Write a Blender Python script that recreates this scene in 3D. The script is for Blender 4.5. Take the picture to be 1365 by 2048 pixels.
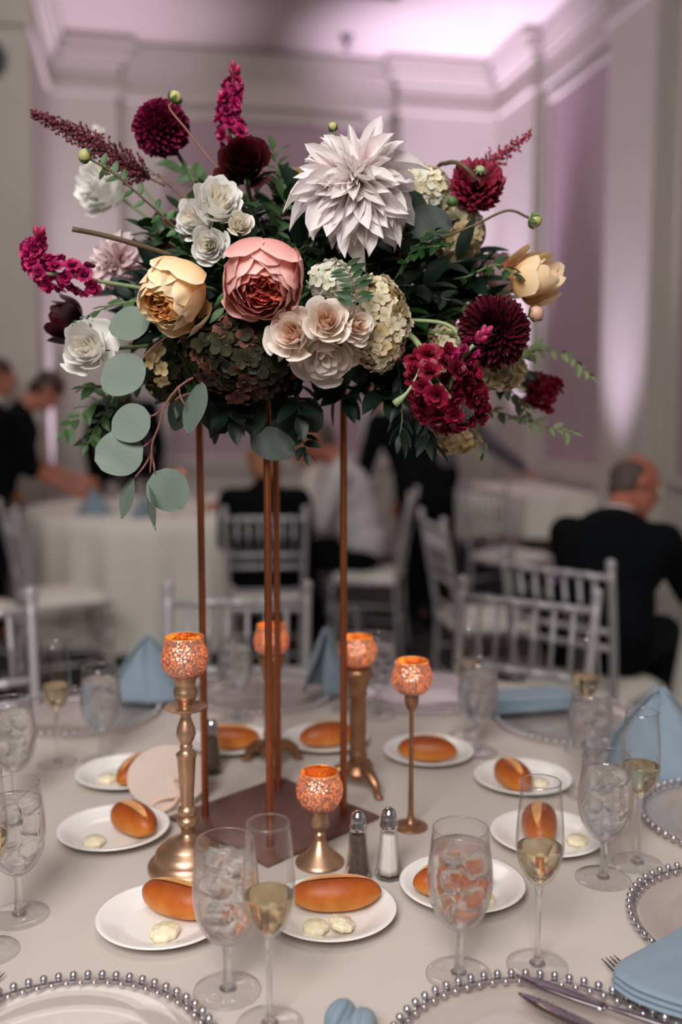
import bpy, bmesh, math, random
from mathutils import Vector, Matrix, Quaternion

# ------------------------------------------------------------------ scene, camera, light
for o in list(bpy.data.objects):
    bpy.data.objects.remove(o)
SC = bpy.context.scene
COL = SC.collection
CAM_H, PITCH, FPX = 1.43, math.radians(6.3), 1991.1

cam_data = bpy.data.cameras.new('camera')
cam_data.sensor_fit = 'VERTICAL'
cam_data.sensor_height = 36.0
cam_data.sensor_width = 24.0
cam_data.lens = 35.0
cam_data.clip_start = 0.05
cam_data.clip_end = 60
cam_data.dof.use_dof = True
cam_data.dof.focus_distance = 1.26
cam_data.dof.aperture_fstop = 1.8
cam = bpy.data.objects.new('camera', cam_data)
cam.location = (0, 0, CAM_H)
cam.rotation_euler = (math.pi/2 - PITCH, 0, 0)
COL.objects.link(cam)
SC.camera = cam

SC.view_settings.view_transform = 'Standard'
SC.view_settings.look = 'None'
SC.view_settings.gamma = 1.0
SC.view_settings.use_curve_mapping = False
SC.view_settings.exposure = 0.0
SC.cycles.use_denoising = True
SC.cycles.use_adaptive_sampling = True
SC.cycles.adaptive_threshold = 0.02
SC.cycles.max_bounces = 12
SC.cycles.transmission_bounces = 12
SC.cycles.transparent_max_bounces = 40
SC.cycles.sample_clamp_indirect = 4.0
SC.cycles.blur_glossy = 0.6

world = bpy.data.worlds.new('world')
SC.world = world
world.use_nodes = True
world.node_tree.nodes['Background'].inputs[0].default_value = (0.86, 0.83, 0.82, 1)
world.node_tree.nodes['Background'].inputs[1].default_value = 0.14


def area_light(name, loc, size, power, color, rot=(0, 0, 0), sy=None):
    d = bpy.data.lights.new(name, 'AREA')
    d.shape = 'RECTANGLE' if sy else 'SQUARE'
    d.size = size
    if sy:
        d.size_y = sy
    d.energy = power
    d.color = color
    o = bpy.data.objects.new(name, d)
    o.location = loc
    o.rotation_euler = rot
    COL.objects.link(o)
    return o


# the hall's ceiling lighting: one wide recessed panel over the tables, a smaller one further down the hall
area_light('ceiling_light_panel', (-0.35, 0.7, 4.95), 1.8, 40, (1.0, 0.95, 0.91))
area_light('front_fill_light', (-0.6, -1.35, 3.15), 1.5, 142, (1.0, 0.965, 0.94), (math.radians(57), 0, math.radians(-9)))  # unseen fill light, added above and behind the camera to brighten the flower fronts
area_light('ceiling_light_panel', (-1.2, 5.2, 4.95), 1.6, 30, (1.0, 0.92, 0.86))


# ------------------------------------------------------------------ pixel <-> place
def ray(px, py):
    a = (px - 682.5)/FPX
    b = (1024 - py)/FPX
    return Vector((a, math.cos(PITCH) + b*math.sin(PITCH), -math.sin(PITCH) + b*math.cos(PITCH)))


def at(px, py, z=0.762):
    d = ray(px, py)
    t = (z - CAM_H)/d.z
    return Vector((d.x*t, d.y*t, z))


def aty(px, py, Y):
    d = ray(px, py)
    t = Y/d.y
    return Vector((d.x*t, Y, CAM_H + d.z*t))


# ------------------------------------------------------------------ helpers
def lin(h):
    h = h.lstrip('#')
    r = [int(h[i:i+2], 16)/255 for i in (0, 2, 4)]
    return tuple((c/12.92 if c <= .04045 else ((c + .055)/1.055)**2.4) for c in r) + (1,)


def tag(o, label=None, cat=None, group=None, kind=None):
    if label:
        o['label'] = label
    if cat:
        o['category'] = cat
    if group:
        o['group'] = group
    if kind:
        o['kind'] = kind
    return o


def thing(name, label, cat, loc=(0, 0, 0), rot=None, group=None, rotz=None):
    o = bpy.data.objects.new(name, None)
    o.empty_display_size = 0.02
    COL.objects.link(o)
    o.location = loc
    if rot is not None:
        o.rotation_mode = 'QUATERNION'
        o.rotation_quaternion = rot
    if rotz is not None:
        o.rotation_euler = (0, 0, rotz)
    return tag(o, label, cat, group)


def put(name, mesh, parent=None, mtx=None, loc=None):
    o = bpy.data.objects.new(name, mesh)
    COL.objects.link(o)
    if parent is not None:
        o.parent = parent
    if mtx is not None:
        o.matrix_local = mtx
    if loc is not None:
        o.location = loc
    return o


def dup(root, loc=None, rotz=None, label=None, group=None, parent=None):
    r = root.copy()
    COL.objects.link(r)
    if parent is not None:
        r.parent = parent
    if loc is not None:
        r.location = loc
    if rotz is not None:
        r.rotation_euler = (0, 0, rotz)
    if label:
        r['label'] = label
    if group:
        r['group'] = group
    for ch in KIDS(root):
        c = ch.copy()
        COL.objects.link(c)
        c.parent = r
        for g in KIDS(ch):
            d = g.copy()
            COL.objects.link(d)
            d.parent = c
    return r


def KIDS(o):
    return list(o.children)


class MB:
    """collects shapes; build() links them as one mesh object"""
    def __init__(self):
        self.v, self.f, self.uv = [], [], []

    def add(self, vs, fs, uvs=None):
        n = len(self.v)
        self.v += [tuple(p) for p in vs]
        self.f += [tuple(i + n for i in f) for f in fs]
        self.uv += uvs if uvs else [(0.5, 0.5)]*len(vs)
        return self

    def tube(self, path, rad, seg=8, caps=True):
        path = [Vector(p) for p in path]
        n = len(path)
        if not hasattr(rad, '__len__'):
            rad = [rad]*n
        vs, fs, uvs = [], [], []
        t0 = (path[1] - path[0]).normalized()
        ref = Vector((0, 0, 1)) if abs(t0.z) < .9 else Vector((1, 0, 0))
        x = t0.cross(ref).normalized()
        for i, p in enumerate(path):
            t = (path[min(i+1, n-1)] - path[max(i-1, 0)])
            t = t.normalized() if t.length > 1e-9 else t0
            x = (x - t*x.dot(t))
            x = x.normalized() if x.length > 1e-6 else t.orthogonal().normalized()
            y = t.cross(x)
            for k in range(seg):
                a = 2*math.pi*k/seg
                vs.append(p + (x*math.cos(a) + y*math.sin(a))*rad[i])
                uvs.append((k/seg, i/(n-1)))
        for i in range(n-1):
            for k in range(seg):
                k2 = (k+1) % seg
                fs.append((i*seg+k, i*seg+k2, (i+1)*seg+k2, (i+1)*seg+k))
        if caps:
            fs.append(tuple(range(seg))[::-1])
            fs.append(tuple((n-1)*seg + k for k in range(seg)))
        return self.add(vs, fs, uvs)

    def lathe(self, prof, seg=32, c=(0, 0, 0), closed=False, wob=None):
        vs, fs, uvs = [], [], []
        n = len(prof)
        for i, (r, z) in enumerate(prof):
            for k in range(seg):
                a = 2*math.pi*k/seg
                rr = r*(wob(a, i) if wob else 1)
                vs.append((c[0] + rr*math.cos(a), c[1] + rr*math.sin(a), c[2] + z))
                uvs.append((k/seg, i/max(1, n-1)))
        m = n if closed else n-1
        for i in range(m):
            j = (i+1) % n
            for k in range(seg):
                k2 = (k+1) % seg
                fs.append((i*seg+k, i*seg+k2, j*seg+k2, j*seg+k))
        if not closed:
            if prof[0][0] > 1e-5:
                fs.append(tuple(range(seg))[::-1])
            if prof[-1][0] > 1e-5:
                fs.append(tuple((n-1)*seg + k for k in range(seg)))
        return self.add(vs, fs, uvs)

    def ellipsoid(self, c, r, seg=16, rings=10, q=None):
        vs, fs, uvs = [], [], []
        c = Vector(c)
        for i in range(rings+1):
            th = math.pi*i/rings
            for k in range(seg):
                a = 2*math.pi*k/seg
                p = Vector((r[0]*math.sin(th)*math.cos(a), r[1]*math.sin(th)*math.sin(a), r[2]*math.cos(th)))
                if q is not None:
                    p = q @ p
                vs.append(c + p)
                uvs.append((k/seg, 1 - i/rings))
        for i in range(rings):
            for k in range(seg):
                k2 = (k+1) % seg
                fs.append((i*seg+k, (i+1)*seg+k, (i+1)*seg+k2, i*seg+k2))
        return self.add(vs, fs, uvs)

    def box(self, c, s, bev=0.0, rot=None):
        bm = bmesh.new()
        bmesh.ops.create_cube(bm, size=1)
        for v in bm.verts:
            v.co = Vector((v.co.x*s[0], v.co.y*s[1], v.co.z*s[2]))
        if bev:
            bmesh.ops.bevel(bm, geom=bm.edges[:], offset=bev, segments=2, affect='EDGES', profile=.5)
        M = Matrix.Translation(c) @ (rot.to_4x4() if rot is not None else Matrix())
        bm.verts.index_update()
        vs = [M @ v.co for v in bm.verts]
        fs = [[v.index for v in f.verts] for f in bm.faces]
        bm.free()
        return self.add(vs, fs)

    def grid(self, fn, nu, nv, close_u=False):
        vs, fs, uvs = [], [], []
        for j in range(nv+1):
            for i in range(nu+1):
                u, v = -1 + 2*i/nu, j/nv
                vs.append(fn(u, v))
                uvs.append((u*.5+.5, v))
        for j in range(nv):
            for i in range(nu):
                a = j*(nu+1)+i
                fs.append((a, a+1, a+nu+2, a+nu+1))
        return self.add(vs, fs, uvs)

    def mesh(self, name, mat=None, smooth=True, sharp=None, weld=False):
        me = bpy.data.meshes.new(name)
        me.from_pydata(self.v, [], self.f)
        if mat is not None:
            me.materials.append(mat)
        uvl = me.uv_layers.new(name='uv')
        idx = [0]*len(me.loops)
        me.loops.foreach_get('vertex_index', idx)
        flat = [0.0]*(2*len(idx))
        uv = self.uv
        for k, i in enumerate(idx):
            flat[2*k], flat[2*k+1] = uv[i]
        uvl.data.foreach_set('uv', flat)
        if weld:
            bm = bmesh.new()
            bm.from_mesh(me)
            bmesh.ops.remove_doubles(bm, verts=bm.verts[:], dist=1e-5)
            bm.to_mesh(me)
            bm.free()
        if smooth:
            me.polygons.foreach_set('use_smooth', [True]*len(me.polygons))
            if sharp is not None:
                me.set_sharp_from_angle(angle=math.radians(sharp))
        me.update()
        return me

    def build(self, name, mat=None, parent=None, mtx=None, smooth=True, sharp=None, loc=None, weld=False):
        return put(name, self.mesh(name, mat, smooth, sharp, weld), parent, mtx, loc)


def spline(pts, n=16):
    """Catmull-Rom through the points"""
    P = [Vector(p) for p in pts]
    if len(P) == 2:
        return [P[0].lerp(P[1], i/n) for i in range(n+1)]
    P = [P[0]*2 - P[1]] + P + [P[-1]*2 - P[-2]]
    out = []
    m = len(P) - 3
    for k in range(n+1):
        t = k/n*m
        i = min(int(t), m-1)
        f = t - i
        a, b, c, d = P[i:i+4]
        out.append(.5*((2*b) + (c-a)*f + (2*a-5*b+4*c-d)*f*f + (3*b-a-3*c+d)*f**3))
    return out


def frame(zdir, ydir=None, loc=(0, 0, 0), s=1.0):
    """matrix with local z along zdir and local y near ydir"""
    z = Vector(zdir).normalized()
    y = Vector(ydir) if ydir is not None else Vector((0, 0, 1))
    y = y - z*y.dot(z)
    y = y.normalized() if y.length > 1e-5 else z.orthogonal().normalized()
    x = y.cross(z)
    sx, sy, sz = s if hasattr(s, '__len__') else (s, s, s)
    m = Matrix(((x.x*sx, y.x*sy, z.x*sz, loc[0]), (x.y*sx, y.y*sy, z.y*sz, loc[1]),
                (x.z*sx, y.z*sy, z.z*sz, loc[2]), (0, 0, 0, 1)))
    return m


# ------------------------------------------------------------------ materials
def nodes_of(name):
    m = bpy.data.materials.new(name)
    m.use_nodes = True
    nt = m.node_tree
    return m, nt, nt.nodes, nt.links, nt.nodes['Principled BSDF'], nt.nodes['Material Output']


def mat(name, col, rough=.5, metal=0.0, noise=None, bump=None, spec=.5, col2=None, coat=0, sheen=0, coord='Object',
        stretch=None):
    m, nt, N, L, B, O = nodes_of(name)
    B.inputs['Roughness'].default_value = rough
    B.inputs['Metallic'].default_value = metal
    B.inputs['Specular IOR Level'].default_value = spec
    B.inputs['Coat Weight'].default_value = coat
    B.inputs['Sheen Weight'].default_value = sheen
    c1 = lin(col)
    tc = N.new('ShaderNodeTexCoord')
    src = tc.outputs[coord]
    if stretch:
        mp = N.new('ShaderNodeMapping')
        mp.inputs['Scale'].default_value = stretch
        L.new(src, mp.inputs[0])
        src = mp.outputs[0]
    sc, amt = noise if noise else (12, .06)
    nz = N.new('ShaderNodeTexNoise')
    nz.inputs['Scale'].default_value = sc
    nz.inputs['Detail'].default_value = 4
    L.new(src, nz.inputs['Vector'])
    rp = N.new('ShaderNodeValToRGB')
    rp.color_ramp.elements[0].position = .3
    rp.color_ramp.elements[1].position = .7
    c2 = lin(col2) if col2 else tuple(min(1, c*(1+amt)) for c in c1[:3]) + (1,)
    c0 = c1 if col2 else tuple(c*(1-amt) for c in c1[:3]) + (1,)
    rp.color_ramp.elements[0].color = c0
    rp.color_ramp.elements[1].color = c2
    L.new(nz.outputs['Fac'], rp.inputs[0])
    L.new(rp.outputs[0], B.inputs['Base Color'])
    if bump:
        bs, st = bump
        bz = N.new('ShaderNodeTexNoise')
        bz.inputs['Scale'].default_value = bs
        bz.inputs['Detail'].default_value = 3
        L.new(src, bz.inputs['Vector'])
        bp = N.new('ShaderNodeBump')
        bp.inputs['Strength'].default_value = st
        bp.inputs['Distance'].default_value = .003
        L.new(bz.outputs['Fac'], bp.inputs['Height'])
        L.new(bp.outputs[0], B.inputs['Normal'])
    return m


def petal_mat(name, stops, rough=.55, trans=.28, var=.10, spec=.25, veins=0.0, across=None):
    """pigment runs along the petal (uv.y 0 = base, 1 = tip); each petal a shade of its own"""
    m, nt, N, L, B, O = nodes_of(name)
    B.inputs['Roughness'].default_value = rough
    B.inputs['Specular IOR Level'].default_value = spec
    uv = N.new('ShaderNodeUVMap')
    uv.uv_map = 'uv'
    sep = N.new('ShaderNodeSeparateXYZ')
    L.new(uv.outputs[0], sep.inputs[0])
    rp = N.new('ShaderNodeValToRGB')
    els = rp.color_ramp.elements
    while len(els) < len(stops):
        els.new(.5)
    for e, (p, c) in zip(els, stops):
        e.position = p
        e.color = lin(c)
    L.new(sep.outputs[1], rp.inputs[0])
    oi = N.new('ShaderNodeObjectInfo')
    mr = N.new('ShaderNodeMapRange')
    mr.inputs[3].default_value = 1 - var*1.6
    mr.inputs[4].default_value = 1 + var
    L.new(oi.outputs['Random'], mr.inputs[0])
    hsv = N.new('ShaderNodeHueSaturation')
    L.new(rp.outputs[0], hsv.inputs['Color'])
    L.new(mr.outputs[0], hsv.inputs['Value'])
    col = hsv.outputs[0]
    if veins:
        mp = N.new('ShaderNodeMapping')
        mp.inputs['Scale'].default_value = (26, 2.2, 1)
        L.new(uv.outputs[0], mp.inputs[0])
        nz = N.new('ShaderNodeTexNoise')
        nz.inputs['Scale'].default_value = 1
        L.new(mp.outputs[0], nz.inputs['Vector'])
        bp = N.new('ShaderNodeBump')
        bp.inputs['Strength'].default_value = veins
        bp.inputs['Distance'].default_value = .0015
        L.new(nz.outputs['Fac'], bp.inputs['Height'])
        L.new(bp.outputs[0], B.inputs['Normal'])
    L.new(col, B.inputs['Base Color'])
    if trans > 0:
        tr = N.new('ShaderNodeBsdfTranslucent')
        L.new(col, tr.inputs['Color'])
        mx = N.new('ShaderNodeMixShader')
        mx.inputs[0].default_value = trans
        L.new(B.outputs[0], mx.inputs[1])
        L.new(tr.outputs[0], mx.inputs[2])
        L.new(mx.outputs[0], O.inputs['Surface'])
    return m


def leaf_mat(name, col, back, rough=.4, spec=.5, rib='', trans=.15, var=.25):
    """front colour, paler underside, pale midrib; each leaf a shade of its own"""
    m, nt, N, L, B, O = nodes_of(name)
    B.inputs['Roughness'].default_value = rough
    B.inputs['Specular IOR Level'].default_value = spec
    uv = N.new('ShaderNodeUVMap')
    uv.uv_map = 'uv'
    sep = N.new('ShaderNodeSeparateXYZ')
    L.new(uv.outputs[0], sep.inputs[0])
    rp = N.new('ShaderNodeValToRGB')          # midrib across uv.x
    e = rp.color_ramp.elements
    e[0].position, e[0].color = .455, lin(col)
    e[1].position, e[1].color = .5, lin(rib or back)
    e2 = e.new(.545)
    e2.color = lin(col)
    L.new(sep.outputs[0], rp.inputs[0])
    geo = N.new('ShaderNodeNewGeometry')
    mx = N.new('ShaderNodeMix')
    mx.data_type = 'RGBA'
    L.new(geo.outputs['Backfacing'], mx.inputs[0])
    L.new(rp.outputs[0], mx.inputs[6])
    mx.inputs[7].default_value = lin(back)
    oi = N.new('ShaderNodeObjectInfo')
    mr = N.new('ShaderNodeMapRange')
    mr.inputs[3].default_value = 1 - var
    mr.inputs[4].default_value = 1 + var
    L.new(oi.outputs['Random'], mr.inputs[0])
    hsv = N.new('ShaderNodeHueSaturation')
    L.new(mx.outputs[2], hsv.inputs['Color'])
    L.new(mr.outputs[0], hsv.inputs['Value'])
    nz = N.new('ShaderNodeTexNoise')
    nz.inputs['Scale'].default_value = 14
    L.new(uv.outputs[0], nz.inputs['Vector'])
    bp = N.new('ShaderNodeBump')
    bp.inputs['Strength'].default_value = .25
    bp.inputs['Distance'].default_value = .002
    L.new(nz.outputs['Fac'], bp.inputs['Height'])
    L.new(bp.outputs[0], B.inputs['Normal'])
    L.new(hsv.outputs[0], B.inputs['Base Color'])
    tr = N.new('ShaderNodeBsdfTranslucent')
    L.new(hsv.outputs[0], tr.inputs['Color'])
    ms = N.new('ShaderNodeMixShader')
    ms.inputs[0].default_value = trans
    L.new(B.outputs[0], ms.inputs[1])
    L.new(tr.outputs[0], ms.inputs[2])
    L.new(ms.outputs[0], O.inputs['Surface'])
    return m


def thin_glass(name, tint='#fbfcfc', ior=1.5, rough=.0):
    m, nt, N, L, B, O = nodes_of(name)
    tr = N.new('ShaderNodeBsdfTransparent')
    tr.inputs[0].default_value = lin(tint)
    gl = N.new('ShaderNodeBsdfGlossy')
    gl.inputs['Roughness'].default_value = rough
    lw = N.new('ShaderNodeLayerWeight')          # Schlick reflectance, the same from both sides of the thin wall
    lw.inputs[0].default_value = .5
    pw = N.new('ShaderNodeMath')
    pw.operation = 'POWER'
    L.new(lw.outputs['Facing'], pw.inputs[0])
    pw.inputs[1].default_value = 3.6
    fr = N.new('ShaderNodeMath')
    fr.operation = 'MULTIPLY_ADD'
    L.new(pw.outputs[0], fr.inputs[0])
    f0 = ((ior-1)/(ior+1))**2
    fr.inputs[1].default_value = .9
    fr.inputs[2].default_value = f0
    mx = N.new('ShaderNodeMixShader')
    L.new(fr.outputs[0], mx.inputs[0])
    L.new(tr.outputs[0], mx.inputs[1])
    L.new(gl.outputs[0], mx.inputs[2])
    L.new(mx.outputs[0], O.inputs['Surface'])
    return m


def solid_glass(name, col='#ffffff', ior=1.45, rough=0.0, bump=None, clear=0.0, wave=None):
    """refracting body; bump = (scale, strength) stirs what is seen through it"""
    m, nt, N, L, B, O = nodes_of(name)
    g = N.new('ShaderNodeBsdfGlass')
    g.inputs['Color'].default_value = lin(col)
    g.inputs['IOR'].default_value = ior
    g.inputs['Roughness'].default_value = rough
    if bump:
        tc = N.new('ShaderNodeTexCoord')
        mp = N.new('ShaderNodeMapping')
        mp.inputs['Scale'].default_value = wave or (1, 1, 1)
        L.new(tc.outputs['Object'], mp.inputs[0])
        nz = N.new('ShaderNodeTexNoise')
        nz.inputs['Scale'].default_value = bump[0]
        nz.inputs['Detail'].default_value = 4
        nz.inputs['Distortion'].default_value = .8
        L.new(mp.outputs[0], nz.inputs['Vector'])
        bp = N.new('ShaderNodeBump')
        bp.inputs['Strength'].default_value = bump[1]
        bp.inputs['Distance'].default_value = .004
        L.new(nz.outputs['Fac'], bp.inputs['Height'])
        L.new(bp.outputs[0], g.inputs['Normal'])
    if clear > 0:
        tr = N.new('ShaderNodeBsdfTransparent')
        mx = N.new('ShaderNodeMixShader')
        mx.inputs[0].default_value = clear
        L.new(g.outputs[0], mx.inputs[1])
        L.new(tr.outputs[0], mx.inputs[2])
        L.new(mx.outputs[0], O.inputs['Surface'])
    else:
        L.new(g.outputs[0], O.inputs['Surface'])
    return m


def glow(name, col, strength):
    m, nt, N, L, B, O = nodes_of(name)
    B.inputs['Base Color'].default_value = lin(col)
    B.inputs['Emission Color'].default_value = lin(col)
    B.inputs['Emission Strength'].default_value = strength
    return m


M = {}
# ------------------------------------------------------------------ the room
M['cream'] = mat('cream_paint', '#c0b8b1', .6, noise=(3, .03))
M['mauve'] = mat('mauve_wall_fabric', '#ac959d', .85, noise=(40, .05), bump=(200, .1))
M['ceil'] = mat('ceiling_paint', '#bfb3ae', .7, noise=(2, .03))
M['carpet'] = mat('dark_carpet', '#2b2425', .95, noise=(9, .35), bump=(300, .4))
M['black_metal'] = mat('black_metal', '#141416', .45, .3)
M['gray_metal'] = mat('gray_metal', '#4c484c', .5, .4)

TH = math.radians(11.5)
UA = Vector((math.cos(TH), math.sin(TH), 0))
VA = Vector((-math.sin(TH), math.cos(TH), 0))
RC = Vector((1.51, 9.5, 0))
RROT = Matrix.Rotation(TH, 3, 'Z')
CEIL = 4.86


def rp(u, v, z=0):
    return RC + UA*u + VA*v + Vector((0, 0, z))


def room_box(name, u0, u1, v0, v1, z0, z1, m, bev=0.0, parent=None, kind='structure'):
    c = rp((u0+u1)/2, (v0+v1)/2, (z0+z1)/2)
    o = MB().box((0, 0, 0), (abs(u1-u0), abs(v1-v0), z1-z0), bev).build(name, m, None, None, smooth=False)
    o.location = c
    o.rotation_euler = (0, 0, TH)
    if parent is not None:
        o.parent = parent
        o.matrix_parent_inverse = Matrix.LocRotScale(parent.location, parent.rotation_euler, None).inverted()
    elif kind:
        o['kind'] = kind
    return o


room_box('floor', -9, .4, -12.5, .4, -.1, 0, M['carpet'])
SOF = 4.43          # lower ceiling border along the walls, the tray inside it is higher
cl = room_box('ceiling', -9, .4, -12.5, .4, CEIL+.2, CEIL+.3, M['ceil'])
room_box('ceiling_border', -9, .2, -1.38, .2, SOF, CEIL+.2, M['ceil'], parent=cl)
room_box('ceiling_border', -1.38, .2, -12, -1.38, SOF, CEIL+.2, M['ceil'], parent=cl)
room_box('ceiling_border', -8.8, -7.4, -12, -1.38, SOF, CEIL+.2, M['ceil'], parent=cl)
wb = room_box('wall_back', -9, .2, 0, .2, 0, CEIL, M['cream'])
wr = room_box('wall_right', 0, .2, -12, 0, 0, CEIL, M['cream'])
wl = room_box('wall_left', -8.8, -8.6, -12, 0, 0, CEIL, M['cream'])
room_box('baseboard_back', -8.6, -.02, -.03, 0, 0, .2, M['cream'])
room_box('baseboard_right', -.03, 0, -12, -.02, 0, .2, M['cream'])


def stepped_cornice(name, u0, u1, v0, v1, zs):
    """crown moulding: steps that grow outwards; (out, z0, z1) each"""
    mb = MB()
    for out, z0, z1 in zs:
        cu, cv = (u0+u1)/2, (v0+v1)/2
        mb.box((0, 0, (z0+z1)/2), (abs(u1-u0)+2*out, abs(v1-v0)+2*out, z1-z0))
    o = mb.build(name, M['cream'], smooth=False)
    o.location = rp((u0+u1)/2, (v0+v1)/2, 0)
    o.rotation_euler = (0, 0, TH)
    o['kind'] = 'structure'
    return o


ENT = [(.03, 3.98, 4.06), (.02, 4.06, 4.22), (.06, 4.22, 4.28), (.11, 4.28, 4.36), (.15, 4.36, 4.41)]
CROWN = [(.05, 4.62, 4.68), (.12, 4.68, 4.74), (.2, 4.74, 4.80), (.26, 4.80, CEIL)]
trim_n = [0]


def trim_name():
    trim_n[0] += 1
    return 'trim_%d' % trim_n[0]


# running entablature and crown along both walls
stepped_cornice(trim_name(), -8.6, 0, -.05, .05, [(a*.55, b, c) for a, b, c in ENT])
stepped_cornice(trim_name(), -.05, .05, -12, -.0, [(a*.55, b, c) for a, b, c in ENT])


def pilaster(u0, u1, v0, v1):
    o = room_box(trim_name(), u0, u1, v0, v1, 0, SOF, M['cream'], .01)
    stepped_cornice(trim_name(), u0, u1, v0, v1, ENT)
    stepped_cornice(trim_name(), u0, u1, v0, v1, [(.03, 0, .26), (.015, .26, .32)])
    return o


pilaster(-1.03, -.10, -.14, .05)          # back wall, by the corner, washed by an uplight
pilaster(-4.22, -3.48, -.14, .05)         # back wall, left
pilaster(-6.3, -4.05, -1.6, .05)          # wide pier further left
pilaster(-.12, .05, -.98, -.10)           # right wall, by the corner
pilaster(-.14, .05, -3.02, -2.36)         # right wall, washed by an uplight
pilaster(-.14, .05, -5.6, -4.9)


def wall_panel(u0, u1, v0, v1, z0, z1, axis):
    """recessed-look fabric panel inside a moulded frame"""
    t = .018
    if axis == 'u':
        p = room_box('wall_panel', u0, u1, -.012, 0, z0, z1, M['mauve'], parent=wb)
        for a in ((u0-.06, u1+.06, z1, z1+.06), (u0-.06, u1+.06, z0-.06, z0), (u0-.06, u0, z0, z1), (u1, u1+.06, z0, z1)):
            room_box('panel_moulding', a[0], a[1], -.045, 0, a[2], a[3], M['cream'], .008, parent=wb)
    else:
        p = room_box('wall_panel', -.012, 0, v0, v1, z0, z1, M['mauve'], parent=wr)
        for a in ((v0-.06, v1+.06, z1, z1+.06), (v0-.06, v1+.06, z0-.06, z0), (v0-.06, v0, z0, z1), (v1, v1+.06, z0, z1)):
            room_box('panel_moulding', -.045, 0, a[0], a[1], a[2], a[3], M['cream'], .008, parent=wr)


wall_panel(-3.10, -1.36, 0, 0, .95, 3.86, 'u')
wall_panel(0, 0, -2.26, -1.10, .95, 3.86, 'v')
wall_panel(0, 0, -4.75, -3.2, .95, 3.86, 'v')
# chair rail and dado moulding
room_box(trim_name(), -3.46, -1.05, -.05, 0, .82, .88, M['cream'], .01)
room_box(trim_name(), -.05, 0, -2.34, -1.0, .82, .88, M['cream'], .01)

M['uplight_lens'] = glow('uplight_lens', '#e6c8ff', .5)


def uplight(u, v, label, power, color, tilt_u=0, tilt_v=.04, size=44):
    p = rp(u, v, 0)
    t = thing('uplight', label, 'uplight', p, rotz=TH)
    MB().lathe([(.075, .06), (.085, .07), (.085, .2), (.078, .22), (.07, .22), (.066, .205), (0, .205)], 24).build('housing', M['black_metal'], t, sharp=40)
    MB().lathe([(.064, .207), (.064, .212), (0, .212)], 24).build('lens', M['uplight_lens'], t, sharp=40)
    b = MB()
    b.box((-.1, 0, .07), (.012, .04, .14), .003)
    b.box((.1, 0, .07), (.012, .04, .14), .003)
    b.box((0, 0, .008), (.212, .06, .014), .003)
    b.build('bracket', M['black_metal'], t, sharp=40)
    d = bpy.data.lights.new('uplight_beam', 'SPOT')
    d.energy = power
    d.color = color
    d.spot_size = math.radians(size)
    d.spot_blend = 1.0
    d.shadow_soft_size = .06
    o = bpy.data.objects.new('uplight_beam', d)
    COL.objects.link(o)
    o.parent = t
    o.location = (0, 0, .24)
    o.rotation_mode = 'QUATERNION'
    o.rotation_quaternion = Vector((tilt_u, tilt_v, 1)).to_track_quat('-Z', 'Y')
    return t


LAV = (0.88, 0.72, 1.0)
uplight(-.56, -.80, 'black floor uplight in front of the corner pilaster on the far wall', 1750, LAV)
uplight(-3.80, -.80, 'black floor uplight in front of the pilaster beside the wide pier', 640, (0.95, .78, 1.0))
uplight(-.55, -2.69, 'black floor uplight in front of the pilaster on the side wall', 480, LAV, .05, 0)

# small ceiling fittings
t = thing('ceiling_sprinkler', 'small dark sprinkler head on the ceiling border', 'sprinkler', at(694, 72, SOF))
t.rotation_euler = (math.pi, 0, TH)
MB().lathe([(.0, 0), (.06, 0), (.06, .012), (.035, .03), (.02, .05), (0, .05)], 20).build('escutcheon', M['gray_metal'], t, sharp=40)
MB().lathe([(.012, .05), (.012, .09), (.04, .095), (.04, .1), (0, .1)], 16).build('deflector', M['gray_metal'], t, sharp=40)
t = thing('wall_vent', 'dark round louvred vent high on the wide pier', 'vent', rp(-4.32, -1.61, 3.75), rotz=TH)
MB().lathe([(.13, 0), (.13, .02), (.105, .025), (.1, .005), (0, .005)], 28).build('rim', M['gray_metal'], t, Matrix.Rotation(math.pi/2, 4, 'X'), sharp=40)
for k in range(-3, 4):
    hw = math.sqrt(max(.0, .1**2 - (k*.027)**2))
    MB().box((0, -.012, k*.027), (2*hw, .012, .006), 0).build('louvre', M['gray_metal'], t, smooth=False)
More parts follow.
